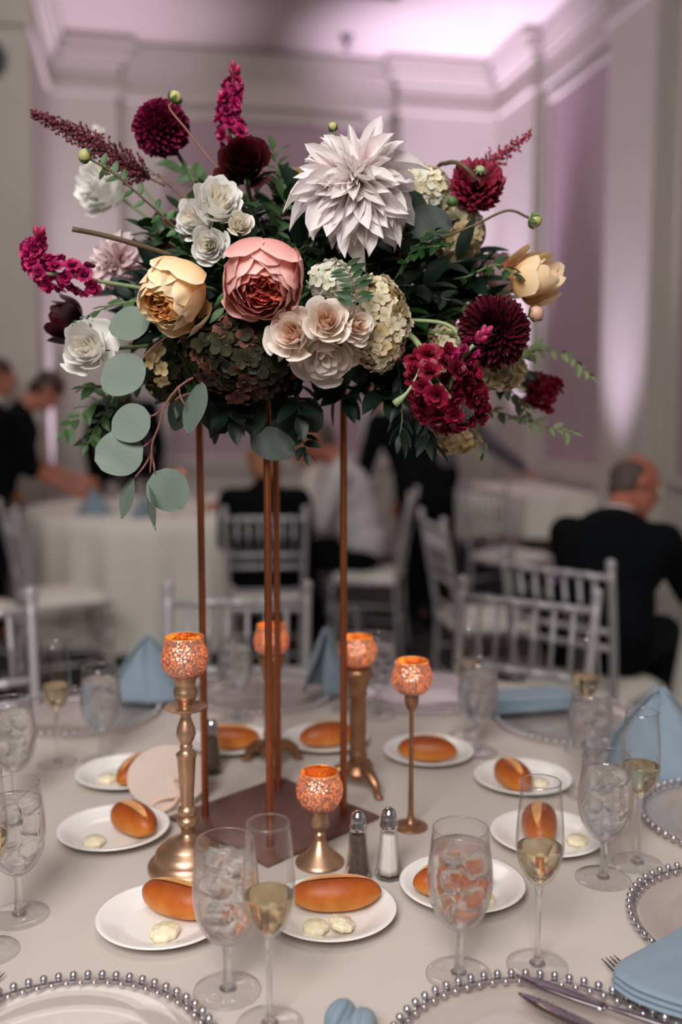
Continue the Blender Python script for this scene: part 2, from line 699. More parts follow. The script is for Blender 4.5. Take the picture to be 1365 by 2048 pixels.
# ------------------------------------------------------------------ dining table
def frosted_ice():
    m = solid_glass('ice', '#ffffff', 1.035, .0, bump=(90, .5))
    nt = m.node_tree
    g = [n for n in nt.nodes if n.type == 'BSDF_GLASS'][0]
    tr = nt.nodes.new('ShaderNodeBsdfTranslucent')
    tr.inputs[0].default_value = (.95, .95, .95, 1)
    df = nt.nodes.new('ShaderNodeBsdfDiffuse')
    df.inputs[0].default_value = (.95, .95, .95, 1)
    m1 = nt.nodes.new('ShaderNodeMixShader')
    nt.links.new(tr.outputs[0], m1.inputs[1])
    nt.links.new(df.outputs[0], m1.inputs[2])
    tc = nt.nodes.new('ShaderNodeTexCoord')
    mp = nt.nodes.new('ShaderNodeMapping')
    mp.inputs['Scale'].default_value = (1, 1, 2.5)
    nt.links.new(tc.outputs['Object'], mp.inputs[0])
    nz = nt.nodes.new('ShaderNodeTexNoise')
    nz.inputs['Scale'].default_value = 120
    nz.inputs['Detail'].default_value = 3
    nz.inputs['Distortion'].default_value = 2
    nt.links.new(mp.outputs[0], nz.inputs['Vector'])
    mr = nt.nodes.new('ShaderNodeMapRange')
    mr.inputs[1].default_value, mr.inputs[2].default_value = .47, .60
    mr.inputs[3].default_value, mr.inputs[4].default_value = .01, .22
    nt.links.new(nz.outputs['Fac'], mr.inputs[0])
    mx = nt.nodes.new('ShaderNodeMixShader')
    nt.links.new(mr.outputs[0], mx.inputs[0])
    nt.links.new(g.outputs[0], mx.inputs[1])
    nt.links.new(m1.outputs[0], mx.inputs[2])
    nt.links.new(mx.outputs[0], nt.nodes['Material Output'].inputs['Surface'])
    return m


M['linen'] = mat('ivory_table_linen', '#beb3ab', .8, noise=(5, .02), bump=(900, .12), sheen=.1)
M['linen_bg'] = mat('white_table_linen', '#e6e0d6', .8, noise=(5, .02), sheen=.1)
M['wood'] = mat('plywood', '#8a6a48', .6, noise=(8, .15))
M['china'] = mat('white_china', '#e9e5e1', .22, noise=(2, .01), coat=.3)
M['clear'] = thin_glass('clear_glass', '#fefefe', 1.45)
M['stemglass'] = solid_glass('stem_glass', '#fbfdff', 1.45, clear=.35)
M['charger_glass'] = thin_glass('charger_glass', '#fdfcfc', 1.45)
M['water'] = solid_glass('iced_water', '#ffffff', 1.20, bump=(30, .40), wave=(1, 1, 3.2), clear=.30)
M['watertop'] = solid_glass('iced_water_far', '#f7f9fb', 1.28, bump=(30, .3))
M['champagne'] = solid_glass('champagne', '#faf0d8', 1.26, bump=(60, .05), clear=.10)
M['ice'] = frosted_ice()
M['silver'] = mat('silver', '#cfccd2', .16, 1.0, noise=(20, .03))
M['bead'] = mat('silver_bead', '#c9c4ca', .12, .9, noise=(20, .03))
M['steel'] = mat('flatware_steel', '#b9b2ba', .14, 1.0)
M['napkin'] = mat('dusty_blue_napkin', '#7a8a98', .8, noise=(30, .05), bump=(700, .15), sheen=.15)
M['butter'] = mat('butter', '#e9dcbc', .45, noise=(40, .03), spec=.4)
M['copper'] = mat('copper_rod', '#a35f3e', .34, .9, noise=(30, .08))
M['brown_plate'] = mat('copper_brown_plate', '#6d4a44', .42, .35, noise=(22, .18), bump=(60, .08))
M['brass'] = mat('aged_brass', '#bb967a', .36, .85, noise=(26, .16), bump=(50, .05))
M['gold'] = mat('bronze_gold', '#9e7558', .40, .85, noise=(26, .2), bump=(60, .15))
M['wax'] = mat('candle_wax', '#f4e3c4', .5, noise=(10, .03))
M['flame'] = glow('candle_flame', '#ffc46a', 60)
M['blush_paper'] = mat('taupe_paper', '#c9b6aa', .8, noise=(30, .04), bump=(300, .1))
M['ribbon'] = mat('blush_ribbon', '#dcb9a2', .5, noise=(40, .05), sheen=.2)
TT = 0.762
TC = Vector((-.02, 1.56, 0))
TR = .885


def round_table(name_label, cloth_label, c, r, h=.76, seed=1, m=None, folds=18, cloth_group=None, drop=.735, group=None, push=()):
    rng = random.Random(seed)
    t = thing('round_table', name_label, 'table', c, group=group)
    MB().lathe([(0, h-.03), (r-.008, h-.03), (r-.004, h-.02), (r-.004, h-.008), (r-.01, h-.004), (0, h-.004)], 48).build('tabletop', M['wood'], t, sharp=40)
    for k in range(4):
        a = k*math.pi/2 + .4
        MB().tube([(math.cos(a)*r*.55, math.sin(a)*r*.55, h-.03), (math.cos(a)*r*.6, math.sin(a)*r*.6, 0)], .016, 8).build('leg', M['gray_metal'], t)
    seg = 144
    ph = [rng.uniform(0, 6.28) for _ in range(4)]
    mb = MB()
    vs, fs = [], []
    prof = []
    for i in range(7):
        prof.append((r*i/6*.985, h+.002, 0))
    prof.append((r*.997, h+.001, 0))
    prof.append((r+.004, h-.006, 0))
    for i in range(1, 11):
        q = i/10
        prof.append((r+.006, h-.006-drop*q, q))
    for (rr, z, q) in prof:
        for k in range(seg):
            a = 2*math.pi*k/seg
            w = (.5+.5*math.sin(folds*a+ph[0]+.9*math.sin(3*a+ph[1])))*.75 + .25*math.sin(folds*.5*a+ph[2])
            o = q**.8*(.02 + .085*w) if q > 0 else 0
            if push and q > 0:                        # seats and knees pressing the drape inwards
                o -= max(pd*math.exp(-(abs((a - pa + math.pi) % (2*math.pi) - math.pi)/pw)**6) for pa, pd, pw in push)*min(1, max(0, q-.11)*4.5)
            vs.append((math.cos(a)*(rr+o), math.sin(a)*(rr+o), z))
    n = len(prof)
    for i in range(1, n-1):
        for k in range(seg):
            k2 = (k+1) % seg
            fs.append((i*seg+k, (i+1)*seg+k, (i+1)*seg+k2, i*seg+k2))
    ctr = len(vs)
    vs.append((0, 0, h+.002))
    for k in range(seg):
        fs.append((ctr, seg+k, seg+(k+1) % seg))
    mb.add(vs, fs)
    cl = mb.build('tablecloth', m or M['linen'])
    cl.location = c
    tag(cl, cloth_label, 'tablecloth', cloth_group)
    return t


round_table('round banquet table under the ivory cloth that carries the flower stand', 'ivory linen tablecloth under the tall flower stand and candles', TC, TR, seed=3, push=((1.149, .29, .36), (1.859, .29, .36), (2.447, .29, .36), (.479, .29, .36)))


# ------------------------------------------------------------------ tableware
def lathe_part(name, prof, m, parent, seg=32, closed=False, sharp=None, loc=None, wob=None):
    return MB().lathe(prof, seg, closed=closed, wob=wob).build(name, m, parent, sharp=sharp, loc=loc)


def smooth_prof(pts, n=26):
    return [(max(0, p.x), p.y) for p in spline([Vector((a, b, 0)) for a, b in pts], n)]


GOB_OUT = [(.0045, .056), (.013, .060), (.024, .070), (.0335, .088), (.0380, .110), (.0378, .130), (.0352, .155), (.0325, .180)]
FLU_OUT = [(.0035, .100), (.009, .104), (.018, .114), (.0258, .132), (.0284, .150), (.0275, .175), (.0255, .200), (.0232, .228)]


def bowl_mesh(out, thick, seg):
    p = smooth_prof(out, 22)
    inner = [(max(.0, r-thick), z+(.003 if i < 2 else 0)) for i, (r, z) in enumerate(p)]
    return [(0, p[0][1]-.0005)] + p + [(p[-1][0]-thick*.5, p[-1][1]+thick*.4)] + inner[::-1] + [(0, inner[0][1]+.001)]


def fill_prof(out, thick, level):
    p = smooth_prof(out, 40)
    q = [(max(0, r-thick-.0004), z+.0035) for r, z in p if z+.0035 < level]
    rl = q[-1][0]
    return [(0, q[0][1])] + q + [(rl, level-.0008), (rl-.0012, level), (0, level-.0004)]


def stem_prof(hs, r0, rm, foot_r):
    return smooth_prof([(.0095, .0045), (.0062, .007), (rm+.0008, .014), (rm, .03), (rm, hs*.6), (r0*.75, hs*.86), (r0, hs)], 24)


ME = {}


def glass_meshes():
    for kind, out, level, hs, r0, rm, fr in (('goblet', GOB_OUT, .160, .0565, .0062, .0046, .039), ('flute', FLU_OUT, .150, .1005, .0052, .0032, .0368)):
        ME[kind, 'bowl'] = MB().lathe(bowl_mesh(out, .0011, 40), 48).mesh('bowl', M['clear'])
        ME[kind, 'stem'] = MB().lathe(stem_prof(hs, r0, rm, fr), 20).mesh('stem', M['stemglass'])
        ME[kind, 'foot'] = MB().lathe([(0, .0002), (fr-.002, .0002), (fr, .0012), (fr-.0006, .0022), (fr*.7, .0028), (.018, .0038), (.0135, .0046), (0, .0046)], 48).mesh('foot', M['clear'])
        ME[kind, 'lip'] = MB().lathe([(out[-1][0]-.0003, out[-1][1]-.0006), (out[-1][0]+.0001, out[-1][1]+.0002), (out[-1][0]-.0006, out[-1][1]+.0009), (out[-1][0]-.0013, out[-1][1]+.0002), (out[-1][0]-.0009, out[-1][1]-.0006)], 48, closed=True).mesh('lip', M['stemglass'])
    ME['goblet', 'fill'] = MB().lathe(fill_prof(GOB_OUT, .0011, .158), 48).mesh('water', M['water'])
    ME['flute', 'fill'] = MB().lathe(fill_prof(FLU_OUT, .0011, .150), 48).mesh('champagne', M['champagne'])
    rng = random.Random(5)
    for k in range(4):
        bm = bmesh.new()
        bmesh.ops.create_cube(bm, size=1)
        bmesh.ops.bevel(bm, geom=bm.edges[:], offset=.14, segments=2, affect='EDGES')
        mb = MB()
        bm.verts.index_update()
        mb.add([Vector((v.co.x*(.022+.004*rng.random()), v.co.y*.02, v.co.z*(.016+.005*rng.random()))) + Vector([rng.uniform(-.0012, .0012) for _ in range(3)]) for v in bm.verts],
               [[v.index for v in f.verts] for f in bm.faces])
        bm.free()
        ME['ice', k] = mb.mesh('ice_cube', M['ice'])


glass_meshes()


def goblet(label, p, seed=0, group=None):
    t = thing('water_goblet', label, 'glass', p, rotz=seed*1.3, group=group)
    for part in ('bowl', 'stem', 'foot', 'lip'):
        put(part, ME['goblet', part], t)
    put('water', ME['goblet', 'fill'], t)
    rng = random.Random(seed+40)
    zs = [.078, .092, .100, .112, .122, .134, .144, .152]
    for i, z in enumerate(zs):
        a = i*2.2 + rng.uniform(-.3, .3)
        rr = .004 if i == 0 else .0155
        q = Quaternion(Vector((rng.uniform(-1, 1), rng.uniform(-1, 1), rng.uniform(-1, 1))).normalized(), rng.uniform(0, 3))
        put('ice_cube', ME['ice', rng.randrange(4)], t, Matrix.Translation((math.cos(a)*rr, math.sin(a)*rr, z)) @ q.to_matrix().to_4x4())
    return t


def flute(label, p, seed=0, group=None):
    t = thing('champagne_flute', label, 'glass', p, rotz=seed*1.7, group=group)
    for part in ('bowl', 'stem', 'foot', 'lip'):
        put(part, ME['flute', part], t)
    put('champagne', ME['flute', 'fill'], t)
    return t


def on(px, py, dz=0.0):
    return at(px, py, TT) + Vector((0, 0, dz))


GOBLETS = [((455, 1982), 'iced water goblet touching the front champagne flute before the tall brass candlestick'),
           ((918, 1950), 'iced water goblet with a bread roll showing orange through it'),
           ((1207, 1758), 'iced water goblet right beside the flute next to the blue pyramid napkin'),
           ((1178, 1590), 'iced water goblet standing before the charger with the blue napkin laid flat'),
           ((955, 1505), 'blurred iced water goblet in front of the flat folded blue napkin'),
           ((472, 1440), 'blurred iced water goblet before the empty chair behind the table'),
           ((757, 1432), 'blurred iced water goblet beside the mercury votive with the three legged base'),
           ((205, 1522), 'blurred iced water goblet standing before the blue napkin pyramid by the tall candlestick'),
           ((38, 1832), 'iced water goblet beside the half seen flute at the table edge'),
           ((30, 1610), 'iced water goblet behind another goblet and flute, no plate beside it')]
FLUTES = [((540, 2052), 'champagne flute overlapping the foremost iced water goblet'),
          ((1075, 1932), 'champagne flute with a bread roll seen through its empty upper half'),
          ((1275, 1728), 'champagne flute in front of the upright blue napkin'),
          ((1168, 1503), 'blurred champagne flute behind the goblet near the silver chair'),
          ((935, 1470), 'blurred champagne flute half hidden behind a goblet by the slim candlestick'),
          ((116, 1527), 'blurred champagne flute standing by the goblet and the blue napkin pyramid'),
          ((-22, 1905), 'champagne flute cut by the picture edge in front of a water goblet'),
          ((695, 1420), 'blurred champagne flute behind the blue napkin and the claw footed candlestick')]
for i, (p, l) in enumerate(GOBLETS):
    goblet(l, on(*p), i)
for i, (p, l) in enumerate(FLUTES):
    flute(l, on(*p), i)

# ---- bread plates, rolls, butter
ME['plate'] = MB().lathe([(0, .0015), (.045, .0015), (.050, .0), (.054, .0015), (.062, .006), (.078, .0125), (.0855, .015), (.0862, .0164), (.084, .017), (.076, .0148), (.061, .0085), (.053, .0055), (.048, .0048), (0, .0048)], 64).mesh('bread_plate', M['china'])


def crust_material():
    m, nt, N, L, B, O = nodes_of('bread_crust')
    B.inputs['Roughness'].default_value = .46
    B.inputs['Specular IOR Level'].default_value = .4
    tc = N.new('ShaderNodeTexCoord')
    sep = N.new('ShaderNodeSeparateXYZ')
    L.new(tc.outputs['Object'], sep.inputs[0])
    nz = N.new('ShaderNodeTexNoise')
    nz.inputs['Scale'].default_value = 38
    nz.inputs['Detail'].default_value = 5
    L.new(tc.outputs['Object'], nz.inputs['Vector'])
    ma = N.new('ShaderNodeMath')
    ma.operation = 'MULTIPLY_ADD'
    L.new(nz.outputs['Fac'], ma.inputs[0])
    ma.inputs[1].default_value = .026
    L.new(sep.outputs[2], ma.inputs[2])
    mr = N.new('ShaderNodeMapRange')
    mr.inputs[1].default_value = .010
    mr.inputs[2].default_value = .060
    L.new(ma.outputs[0], mr.inputs[0])
    rp_ = N.new('ShaderNodeValToRGB')
    e = rp_.color_ramp.elements
    e[0].position, e[0].color = 0, lin('#d6a05c')
    e[1].position, e[1].color = 1, lin('#7d330d')
    for p, c in ((.3, '#c87f34'), (.55, '#b35d1c'), (.8, '#944212')):
        x = e.new(p)
        x.color = lin(c)
    L.new(mr.outputs[0], rp_.inputs[0])
    L.new(rp_.outputs[0], B.inputs['Base Color'])
    bp = N.new('ShaderNodeBump')
    bp.inputs['Strength'].default_value = .5
    bp.inputs['Distance'].default_value = .003
    L.new(nz.outputs['Fac'], bp.inputs['Height'])
    L.new(bp.outputs[0], B.inputs['Normal'])
    return m


M['crust'] = crust_material()
M['score'] = mat('pale_scored_crust', '#d4965a', .6, noise=(60, .2), bump=(150, .5))


def roll_shape(L_, W, H, groove, seed):
    """long roll, flat below, with a lengthwise score a little off the crown"""
    rng = random.Random(seed)
    ph = rng.uniform(0, 6)
    mb = MB()
    nu, nv = 28, 26
    vs, fs = [], []
    for i in range(nu+1):
        s = -1 + 2*i/nu
        s = math.sin(s*math.pi/2)
        e = max(0, 1-abs(s)**2.2)**.56
        for k in range(nv):
            a = 2*math.pi*k/nv
            cy, cz = math.cos(a), math.sin(a)
            y = W/2*e*math.copysign(abs(cy)**.9, cy)*(1+.03*math.sin(3*s+ph))
            z = H*.42 + (H*.58 if cz > 0 else H*.42)*e*math.copysign(abs(cz)**(.95 if cz > 0 else .55), cz)*(1+.02*math.sin(5*s+ph))
            d = math.exp(-((a-1.42)/.14)**2)*max(0, 1-abs(s/.75)**6)
            z -= groove*d
            vs.append((s*L_/2, y + .004*math.sin(2*s+ph), z))
    for i in range(nu):
        for k in range(nv):
            k2 = (k+1) % nv
            fs.append((i*nv+k, i*nv+k2, (i+1)*nv+k2, (i+1)*nv+k))
    mb.add(vs, fs)
    sc = MB()

    def fn(u, v):
        s = (v*2-1)*.72
        ss = math.sin(s*math.pi/2)
        e = max(0, 1-abs(ss)**2.2)**.56
        a = 1.42 + u*.24*(1-abs(2*v-1)**3)
        cy, cz = math.cos(a), math.sin(a)
        return Vector((ss*L_/2, W/2*e*math.copysign(abs(cy)**.9, cy) + .004*math.sin(2*ss+ph), H*.42 + H*.58*e*cz**.95 - groove*.55*(1-u*u) + .0009))
    sc.grid(fn, 4, 14)
    return mb, sc


for k, (a, b, c, g) in enumerate(((.122, .050, .042, .0025), (.112, .054, .045, .002), (.104, .052, .046, .003))):
    mb, sc = roll_shape(a, b, c, g, k)
    ME['roll', k] = mb.mesh('crust', M['crust'])
    ME['score', k] = sc.mesh('score', M['score'])
ME['butter'] = MB().lathe([(0, 0), (.0135, 0), (.0158, .002), (.0162, .006), (.0145, .0095), (.011, .0085), (.0095, .0105), (.006, .0095), (.004, .0115), (0, .0118)], 40,
                          wob=lambda a, i: 1 + (.055*math.cos(8*a) if 1 <= i <= 5 else .09*math.cos(5*a+i) if i < 9 else 0)).mesh('butter', M['butter'])

PLATES = [  # plate px, roll px + yaw + kind, butter px, words
    ((228, 1672), (268, 1664, 128, 2), [(180, 1695)], 'beside the foot of the tall brass candlestick', (1, 1)),
    ((328, 1850), (362, 1824, -28, 0), [(330, 1872)], 'behind the foremost water goblet', (1, 1)),
    ((662, 1836), (672, 1812, 4, 0), [(630, 1865), (682, 1863)], 'in front of the short bell footed candlestick', (1, 1)),
    ((925, 1785), (905, 1785, 10, 1), [(985, 1822)], 'seen through the water goblet beside the salt shaker', (1, 1)),
    ((1094, 1683), (1082, 1670, 72, 1), [(1155, 1688)], 'seen through the flute with the empty upper half', (1, 1)),
    ((1046, 1568), (1026, 1573, 100, 2), [(1078, 1570)], 'between the slim candlestick and the far goblets', (1, 1)),
    ((857, 1514), (855, 1520, -14, 1), [], 'behind the slim candlestick', (1, 1)),
    ((650, 1488), (655, 1490, 14, 1), [], 'behind the claw footed candlestick', (1, 1)),
    ((465, 1493), (462, 1493, 170, 1), [], 'behind the far pepper shaker', (1, 1)),
    ((250, 1558), (278, 1562, 62, 1), [(215, 1562)], 'beside the taupe card', (1, 1))]
for i, (pp, rr, bb, w, _) in enumerate(PLATES):
    c = on(*pp)
    o = put('bread_plate', ME['plate'], loc=c)
    tag(o, 'round white china bread plate ' + w, 'plate')
    t = thing('bread_roll', 'golden brown scored bread roll ' + w, 'bread roll', at(rr[0], rr[1], TT+.007), rotz=math.radians(rr[2]))
    put('crust', ME['roll', rr[3]], t)
    put('score', ME['score', rr[3]], t)
    for j, b in enumerate(bb):
        q = at(b[0], b[1], TT+.0052)
        v_ = q - c
        v_.z = 0
        v_ = v_*min(1, .047/max(v_.length, 1e-6))        # keep it in the hollow of the plate
        q = c + v_ + Vector((0, 0, .005 + (.0012 if v_.length > .04 else 0)))
        o = put('butter_rosette', ME['butter'], loc=q)
        o.rotation_euler = (0, .0 if j == 0 else -.25, i*1.1+j)
        if j:
            o.location.z += .005
        if i == 1:
            o.scale = (1.25, 1.05, 1.15)
        tag(o, ('pale moulded butter rosette ' if len(bb) == 1 else ['butter rosette lying flat ', 'tilted butter rosette '][j]) + 'on the plate ' + w.replace('with the empty upper half', 'of the roll').replace('seen through', 'behind'), 'butter')

# ---- beaded glass chargers
ME['charger'] = MB().lathe([(0, .003), (.105, .003), (.112, .002), (.118, .004), (.128, .008), (.150, .0095), (.156, .0105), (.1565, .0125), (.150, .0125), (.128, .0115), (.117, .0085), (.108, .0070), (0, .0070)], 72).mesh('charger_disc', M['charger_glass'])
ME['bead'] = MB().ellipsoid((0, 0, 0), (.0047, .0047, .0047), 12, 8).mesh('bead', M['bead'])
ME['bead_small'] = MB().ellipsoid((0, 0, 0), (.0040, .0040, .0040), 10, 6).mesh('bead', M['bead'])
NB = 62


def charger(label, c, full=True):
    t = thing('beaded_charger', label, 'charger plate', c)
    put('disc', ME['charger'], t)
    MB().lathe([(.1555, .0095), (.1585, .0095), (.1585, .0115), (.1555, .0115)], 72, closed=True).build('rim', M['silver'], t, sharp=40)
    for k in range(NB):
        a = 2*math.pi*k/NB
        put('bead', ME['bead'], t, loc=(.1625*math.cos(a), .1625*math.sin(a), .0135))
        if full:
            put('bead', ME['bead_small'], t, loc=(.1565*math.cos(a+.05), .1565*math.sin(a+.05), .0066))
    return t


charger('clear glass charger with silver beads before the pair of front glasses', Vector((-.283, .918, TT)))
charger('clear glass charger with silver beads and two knives by the flat blue napkin', Vector((.205, .921, TT)))
charger('clear glass charger with silver beads beside the flat blue napkin, a knife lying on it', Vector((.535, 1.200, TT)))
charger('clear glass charger with silver beads between the flute and the table edge', Vector((.645, 1.520, TT)))
charger('blurred glass charger under the napkin laid flat before the silver chair', on(1150, 1448), False)
charger('blurred glass charger behind the slim candlestick', on(850, 1392), False)
charger('blurred glass charger before the empty chair behind the flower stand', on(525, 1392), False)
charger('blurred glass charger beside the blue napkin pyramid by the tall candlestick', on(165, 1430), False)


# ---- napkins
def cloth_prism(name, label, path, width, thick, m, loc, rotz, group=None):
    pass


def pyramid_napkin(label, p, rotz, w=.13, h=.15, d=.10, lean=0.0):
    """napkin folded into a standing triangle: two leaning faces that meet at a rounded ridge, open below"""
    t = thing('napkin', label, 'napkin', p, rotz=rotz)

    def face(side):
        def fn(u, v):
            q = 1-v**1.35
            x = u*w/2*(.07+.93*q)
            y = side*d/2*(.05+.95*q**1.2)*(1-.45*u*u) + lean*v + .006*math.sin(5*u+4*v+side)
            z = h*(v - .05*v*u*u)
            return Vector((x, y, z + .001))
        return fn
    for side in (1, -1):
        mb = MB()
        mb.grid(face(side), 12, 14)
        o = mb.build('folded_face', M['napkin'], t)
        sd = o.modifiers.new('thickness', 'SOLIDIFY')
        sd.thickness = .004
    mb = MB()

    def fold(u, v):
        x = (u*.25+.12)*w*(1-v*.95)
        y = -d/2*(1-v)**1.15 - .006 - .006*math.sin((u+1)*1.6) + lean*v
        return Vector((x, y, h*v*.97 + .001))
    mb.grid(fold, 6, 12)
    o = mb.build('fold', M['napkin'], t)
    sd = o.modifiers.new('thickness', 'SOLIDIFY')
    sd.thickness = .003
    return t


pyramid_napkin('dusty blue napkin folded into a pyramid by the tall brass candlestick', on(298, 1405, .0175), .35, .17, .135, .12)
pyramid_napkin('dusty blue napkin standing upright behind the claw footed candlestick', on(655, 1395, .0175), 1.0, .10, .145, .10)
pyramid_napkin('dusty blue napkin pyramid by the flute near the table edge', on(1318, 1532), -.25, .20, .150, .15)


def flat_napkin(label, p, rotz, L_, W, T, tilt=0.0, layers=3):
    t = thing('napkin', label, 'napkin', p, rotz=rotz)
    for k in range(layers):
        mb = MB()
        s = 1-.03*k

        def fn(u, v, k=k, s=s):
            a = (v-.5)*L_*s
            x = u*W/2*s
            edge = (1-abs(u)**6)
            return Vector((x, a, .002 + T/layers*(k+.5) + T/layers*.5*edge + tilt*(v) + .0015*math.sin(6*u+3*v+k)))
        mb.grid(fn, 14, 12)
        o = mb.build('folded_layer', M['napkin'], t)
        sd = o.modifiers.new('thickness', 'SOLIDIFY')
        sd.thickness = T/layers*.95
    return t


flat_napkin('dusty blue napkin folded into a flat band before the silver chair', on(1060, 1428, .0175), 1.75, .19, .085, .03)
# the big folded napkin by the front charger: broad flat pouch with a rounded fold
nap = thing('napkin', 'broad flat dusty blue napkin over the fork between two chargers', 'napkin', (.398, 1.035, TT), rotz=0)
poly = [(-.095, .01), (-.085, .035), (-.02, .085), (.07, .15), (.16, .13), (.2, -.02), (.10, -.10), (-.02, -.055), (-.075, -.02)]
for k in range(3):
    mb = MB()
    pts = spline([Vector((x, y, 0)) for x, y in poly + [poly[0]]], 60)[:-1]
    n = len(pts)
    rings = []
    for (s, z) in ((.94, 0), (.985, .001), (1.0, .0035), (.985, .006), (.93, .0072), (.5, .0078)):
        rings.append([(p.x*s*(1-.012*k) + .05*(1-s), p.y*s*(1-.012*k) + .02*(1-s), .0165 + k*.0068 + z + .02*max(0, -p.y)*0) for p in pts])
    vs = [q for r_ in rings for q in r_]
    fs = []
    for i in range(len(rings)-1):
        for j in range(n):
            fs.append((i*n+j, i*n+(j+1) % n, (i+1)*n+(j+1) % n, (i+1)*n+j))
    fs.append(tuple((len(rings)-1)*n + j for j in range(n)))
    fs.append(tuple(range(n))[::-1])
    mb.add(vs, fs)
    mb.build('folded_layer', M['napkin'], nap, sharp=60)
# tip of a napkin standing at the near edge
nt_ = thing('napkin', 'dusty blue napkin tip rising between the two front chargers', 'napkin', (.010, .982, TT), rotz=-.42)
for c_, r_, tl in (((-.012, 0, .022), (.016, .022, .018), .35), ((.013, .003, .019), (.0135, .02, .015), -.45), ((0, .004, .013), (.022, .018, .013), 0)):
    q = Quaternion((0, 1, 0), tl)
    MB().ellipsoid(c_, r_, 20, 14, q).build('rolled_fold', M['napkin'], nt_)
    MB().ellipsoid(Vector(c_) + Vector((0, -.004, .003)), (r_[0]*.55, r_[1]*.96, r_[2]*1.02), 16, 12, q).build('fold', M['napkin'], nt_)

for k in range(3):                           # the folded body lies back towards the table edge
    def fn(u, v, k=k):
        return Vector((u*(.040-.003*k)*(1-.25*v**3), -.155 + .158*v, .003 + .0062*k + .0045*(1-abs(u)**5) + .010*v*v*(1-u*u)))
    o = MB().grid(fn, 12, 14).build('folded_layer', M['napkin'], nt_)
    o.modifiers.new('thickness', 'SOLIDIFY').thickness = .005


# ---- flatware
def fork(label, p, rotz):
    t = thing('dinner_fork', label, 'fork', p, rotz=rotz)
    mb = MB()

    def handle(u, v):
        w = .0035 + .0055*max(0, v-.45)**1.2*2 if v > .45 else .0035 + .004*max(0, .12-v)*8
        return Vector((u*w, -.045 - v*.125, .003 + .006*math.sin(math.pi*min(1, v*1.1))*.8 + .0012*(1-u*u)))
    mb.grid(handle, 4, 16)
    o = mb.build('handle', M['steel'], t)
    o.modifiers.new('thickness', 'SOLIDIFY').thickness = .002
    mb = MB()

    def neck(u, v):
        w = .0115 - .008*v**1.5
        return Vector((u*w, .0 - v*.046, .0035 - .004*math.sin(math.pi*v)*(1-u*u)))
    mb.grid(neck, 6, 8)
    o = mb.build('root', M['steel'], t)
    o.modifiers.new('thickness', 'SOLIDIFY').thickness = .0018
    for k in range(4):
        x = -.0095 + k*.00633
        MB().tube(spline([(x, -.004, .0035), (x, .018, .002), (x*.97, .042, .0055)], 8), [.0014]*6 + [.0012, .001, .0006], 6).build('tine', M['steel'], t)
    return t


def knife(label, p, rotz, tilt=0):
    t = thing('dinner_knife', label, 'knife', p, rotz=rotz)
    mb = MB()

    def blade(u, v):
        w = .0095*(1-max(0, v-.6)**2*5.2) if v > .6 else .0095*(.75+.25*min(1, v*3))
        return Vector((u*w + .002*v, v*.105, .0025 + tilt*v + .0008*(1-u*u)))
    mb.grid(blade, 4, 16)
    o = mb.build('blade', M['steel'], t)
    o.modifiers.new('thickness', 'SOLIDIFY').thickness = .0016
    mb = MB()
    mb.tube(spline([(0, .004, .003), (0, -.03, .004), (0, -.09, .0045), (0, -.115, .004)], 12), [.0045, .004, .0042, .0047, .005, .0054, .0058, .0062, .0065, .0066, .006, .0045, .002], 10)
    mb.v = [(x, y, .0036 + (z-.004)*.55) for x, y, z in mb.v]        # flat handle
    mb.build('handle', M['steel'], t)
    return t


fork('steel fork with its tines reaching past the beaded charger on the near rim', at(2, 1972) + Vector((-.024, -.02, .001)), -.35)
fork('steel fork under the broad flat napkin, only its tines out', Vector((.336, 1.085, TT+.004)), .42)
knife('steel knife lying outside the beads of the charger', Vector((.285, 1.005, TT+.0195)), .98)
knife('steel knife resting on the charger glass under the flat napkin', Vector((.272, .962, TT+.0165)), .82)
knife('steel knife resting on the charger at the table edge', Vector((.492, 1.200, TT+.0074)), 0.0)


# ---- salt and pepper
def shaker(label, p, fill):
    t = thing('salt_shaker' if fill == 'salt' else 'pepper_shaker', label, 'shaker', p)
    fl = lambda a, i: 1 + .035*math.cos(8*a)
    prof = [(0, 0), (.0195, 0), (.0205, .003), (.020, .007), (.0172, .016), (.0150, .030), (.0125, .060), (.0118, .0755), (.0118, .077)]
    lathe_part('body', [(r, z) for r, z in prof] + [(.0105, .077), (.0108, .06), (.0135, .03), (.0155, .016), (.0165, .006), (0, .006)], M['clear'], t, 40, wob=fl)
    lv = .062 if fill == 'salt' else .066
    lathe_part('salt_fill' if fill == 'salt' else 'pepper_fill', [(0, .0066), (.0158, .0066), (.0150, .016), (.0130, .03), (.0106, lv-.002), (.0100, lv), (0, lv)], M['salt'] if fill == 'salt' else M['pepper'], t, 32, wob=fl)
    cap = lathe_part('cap', [(.0122, .0725), (.0128, .0735), (.0128, .0790), (.0115, .081), (.0112, .087), (.0105, .0925), (.0085, .0970), (.0050, .1000), (0, .1010)], M['silver'], t, 28, sharp=50)
    for k in range(5):
        a = k*1.257
        MB().ellipsoid((math.cos(a)*.0048, math.sin(a)*.0048, .0999), (.0007, .0007, .0005), 6, 4).build('hole', M['black_metal'], cap)
    return t


M['salt'] = mat('salt', '#d8d2ca', .8, noise=(300, .06))
M['pepper'] = mat('ground_pepper', '#4a3c33', .9, noise=(420, .6))
shaker('glass pepper shaker with a domed steel cap beside the short candlestick', on(716, 1758), 'pepper')
shaker('glass salt shaker with a domed steel cap beside the pepper shaker', on(778, 1752), 'salt')
shaker('blurred pepper shaker behind the copper rod and tall candlestick', on(425, 1545), 'pepper')

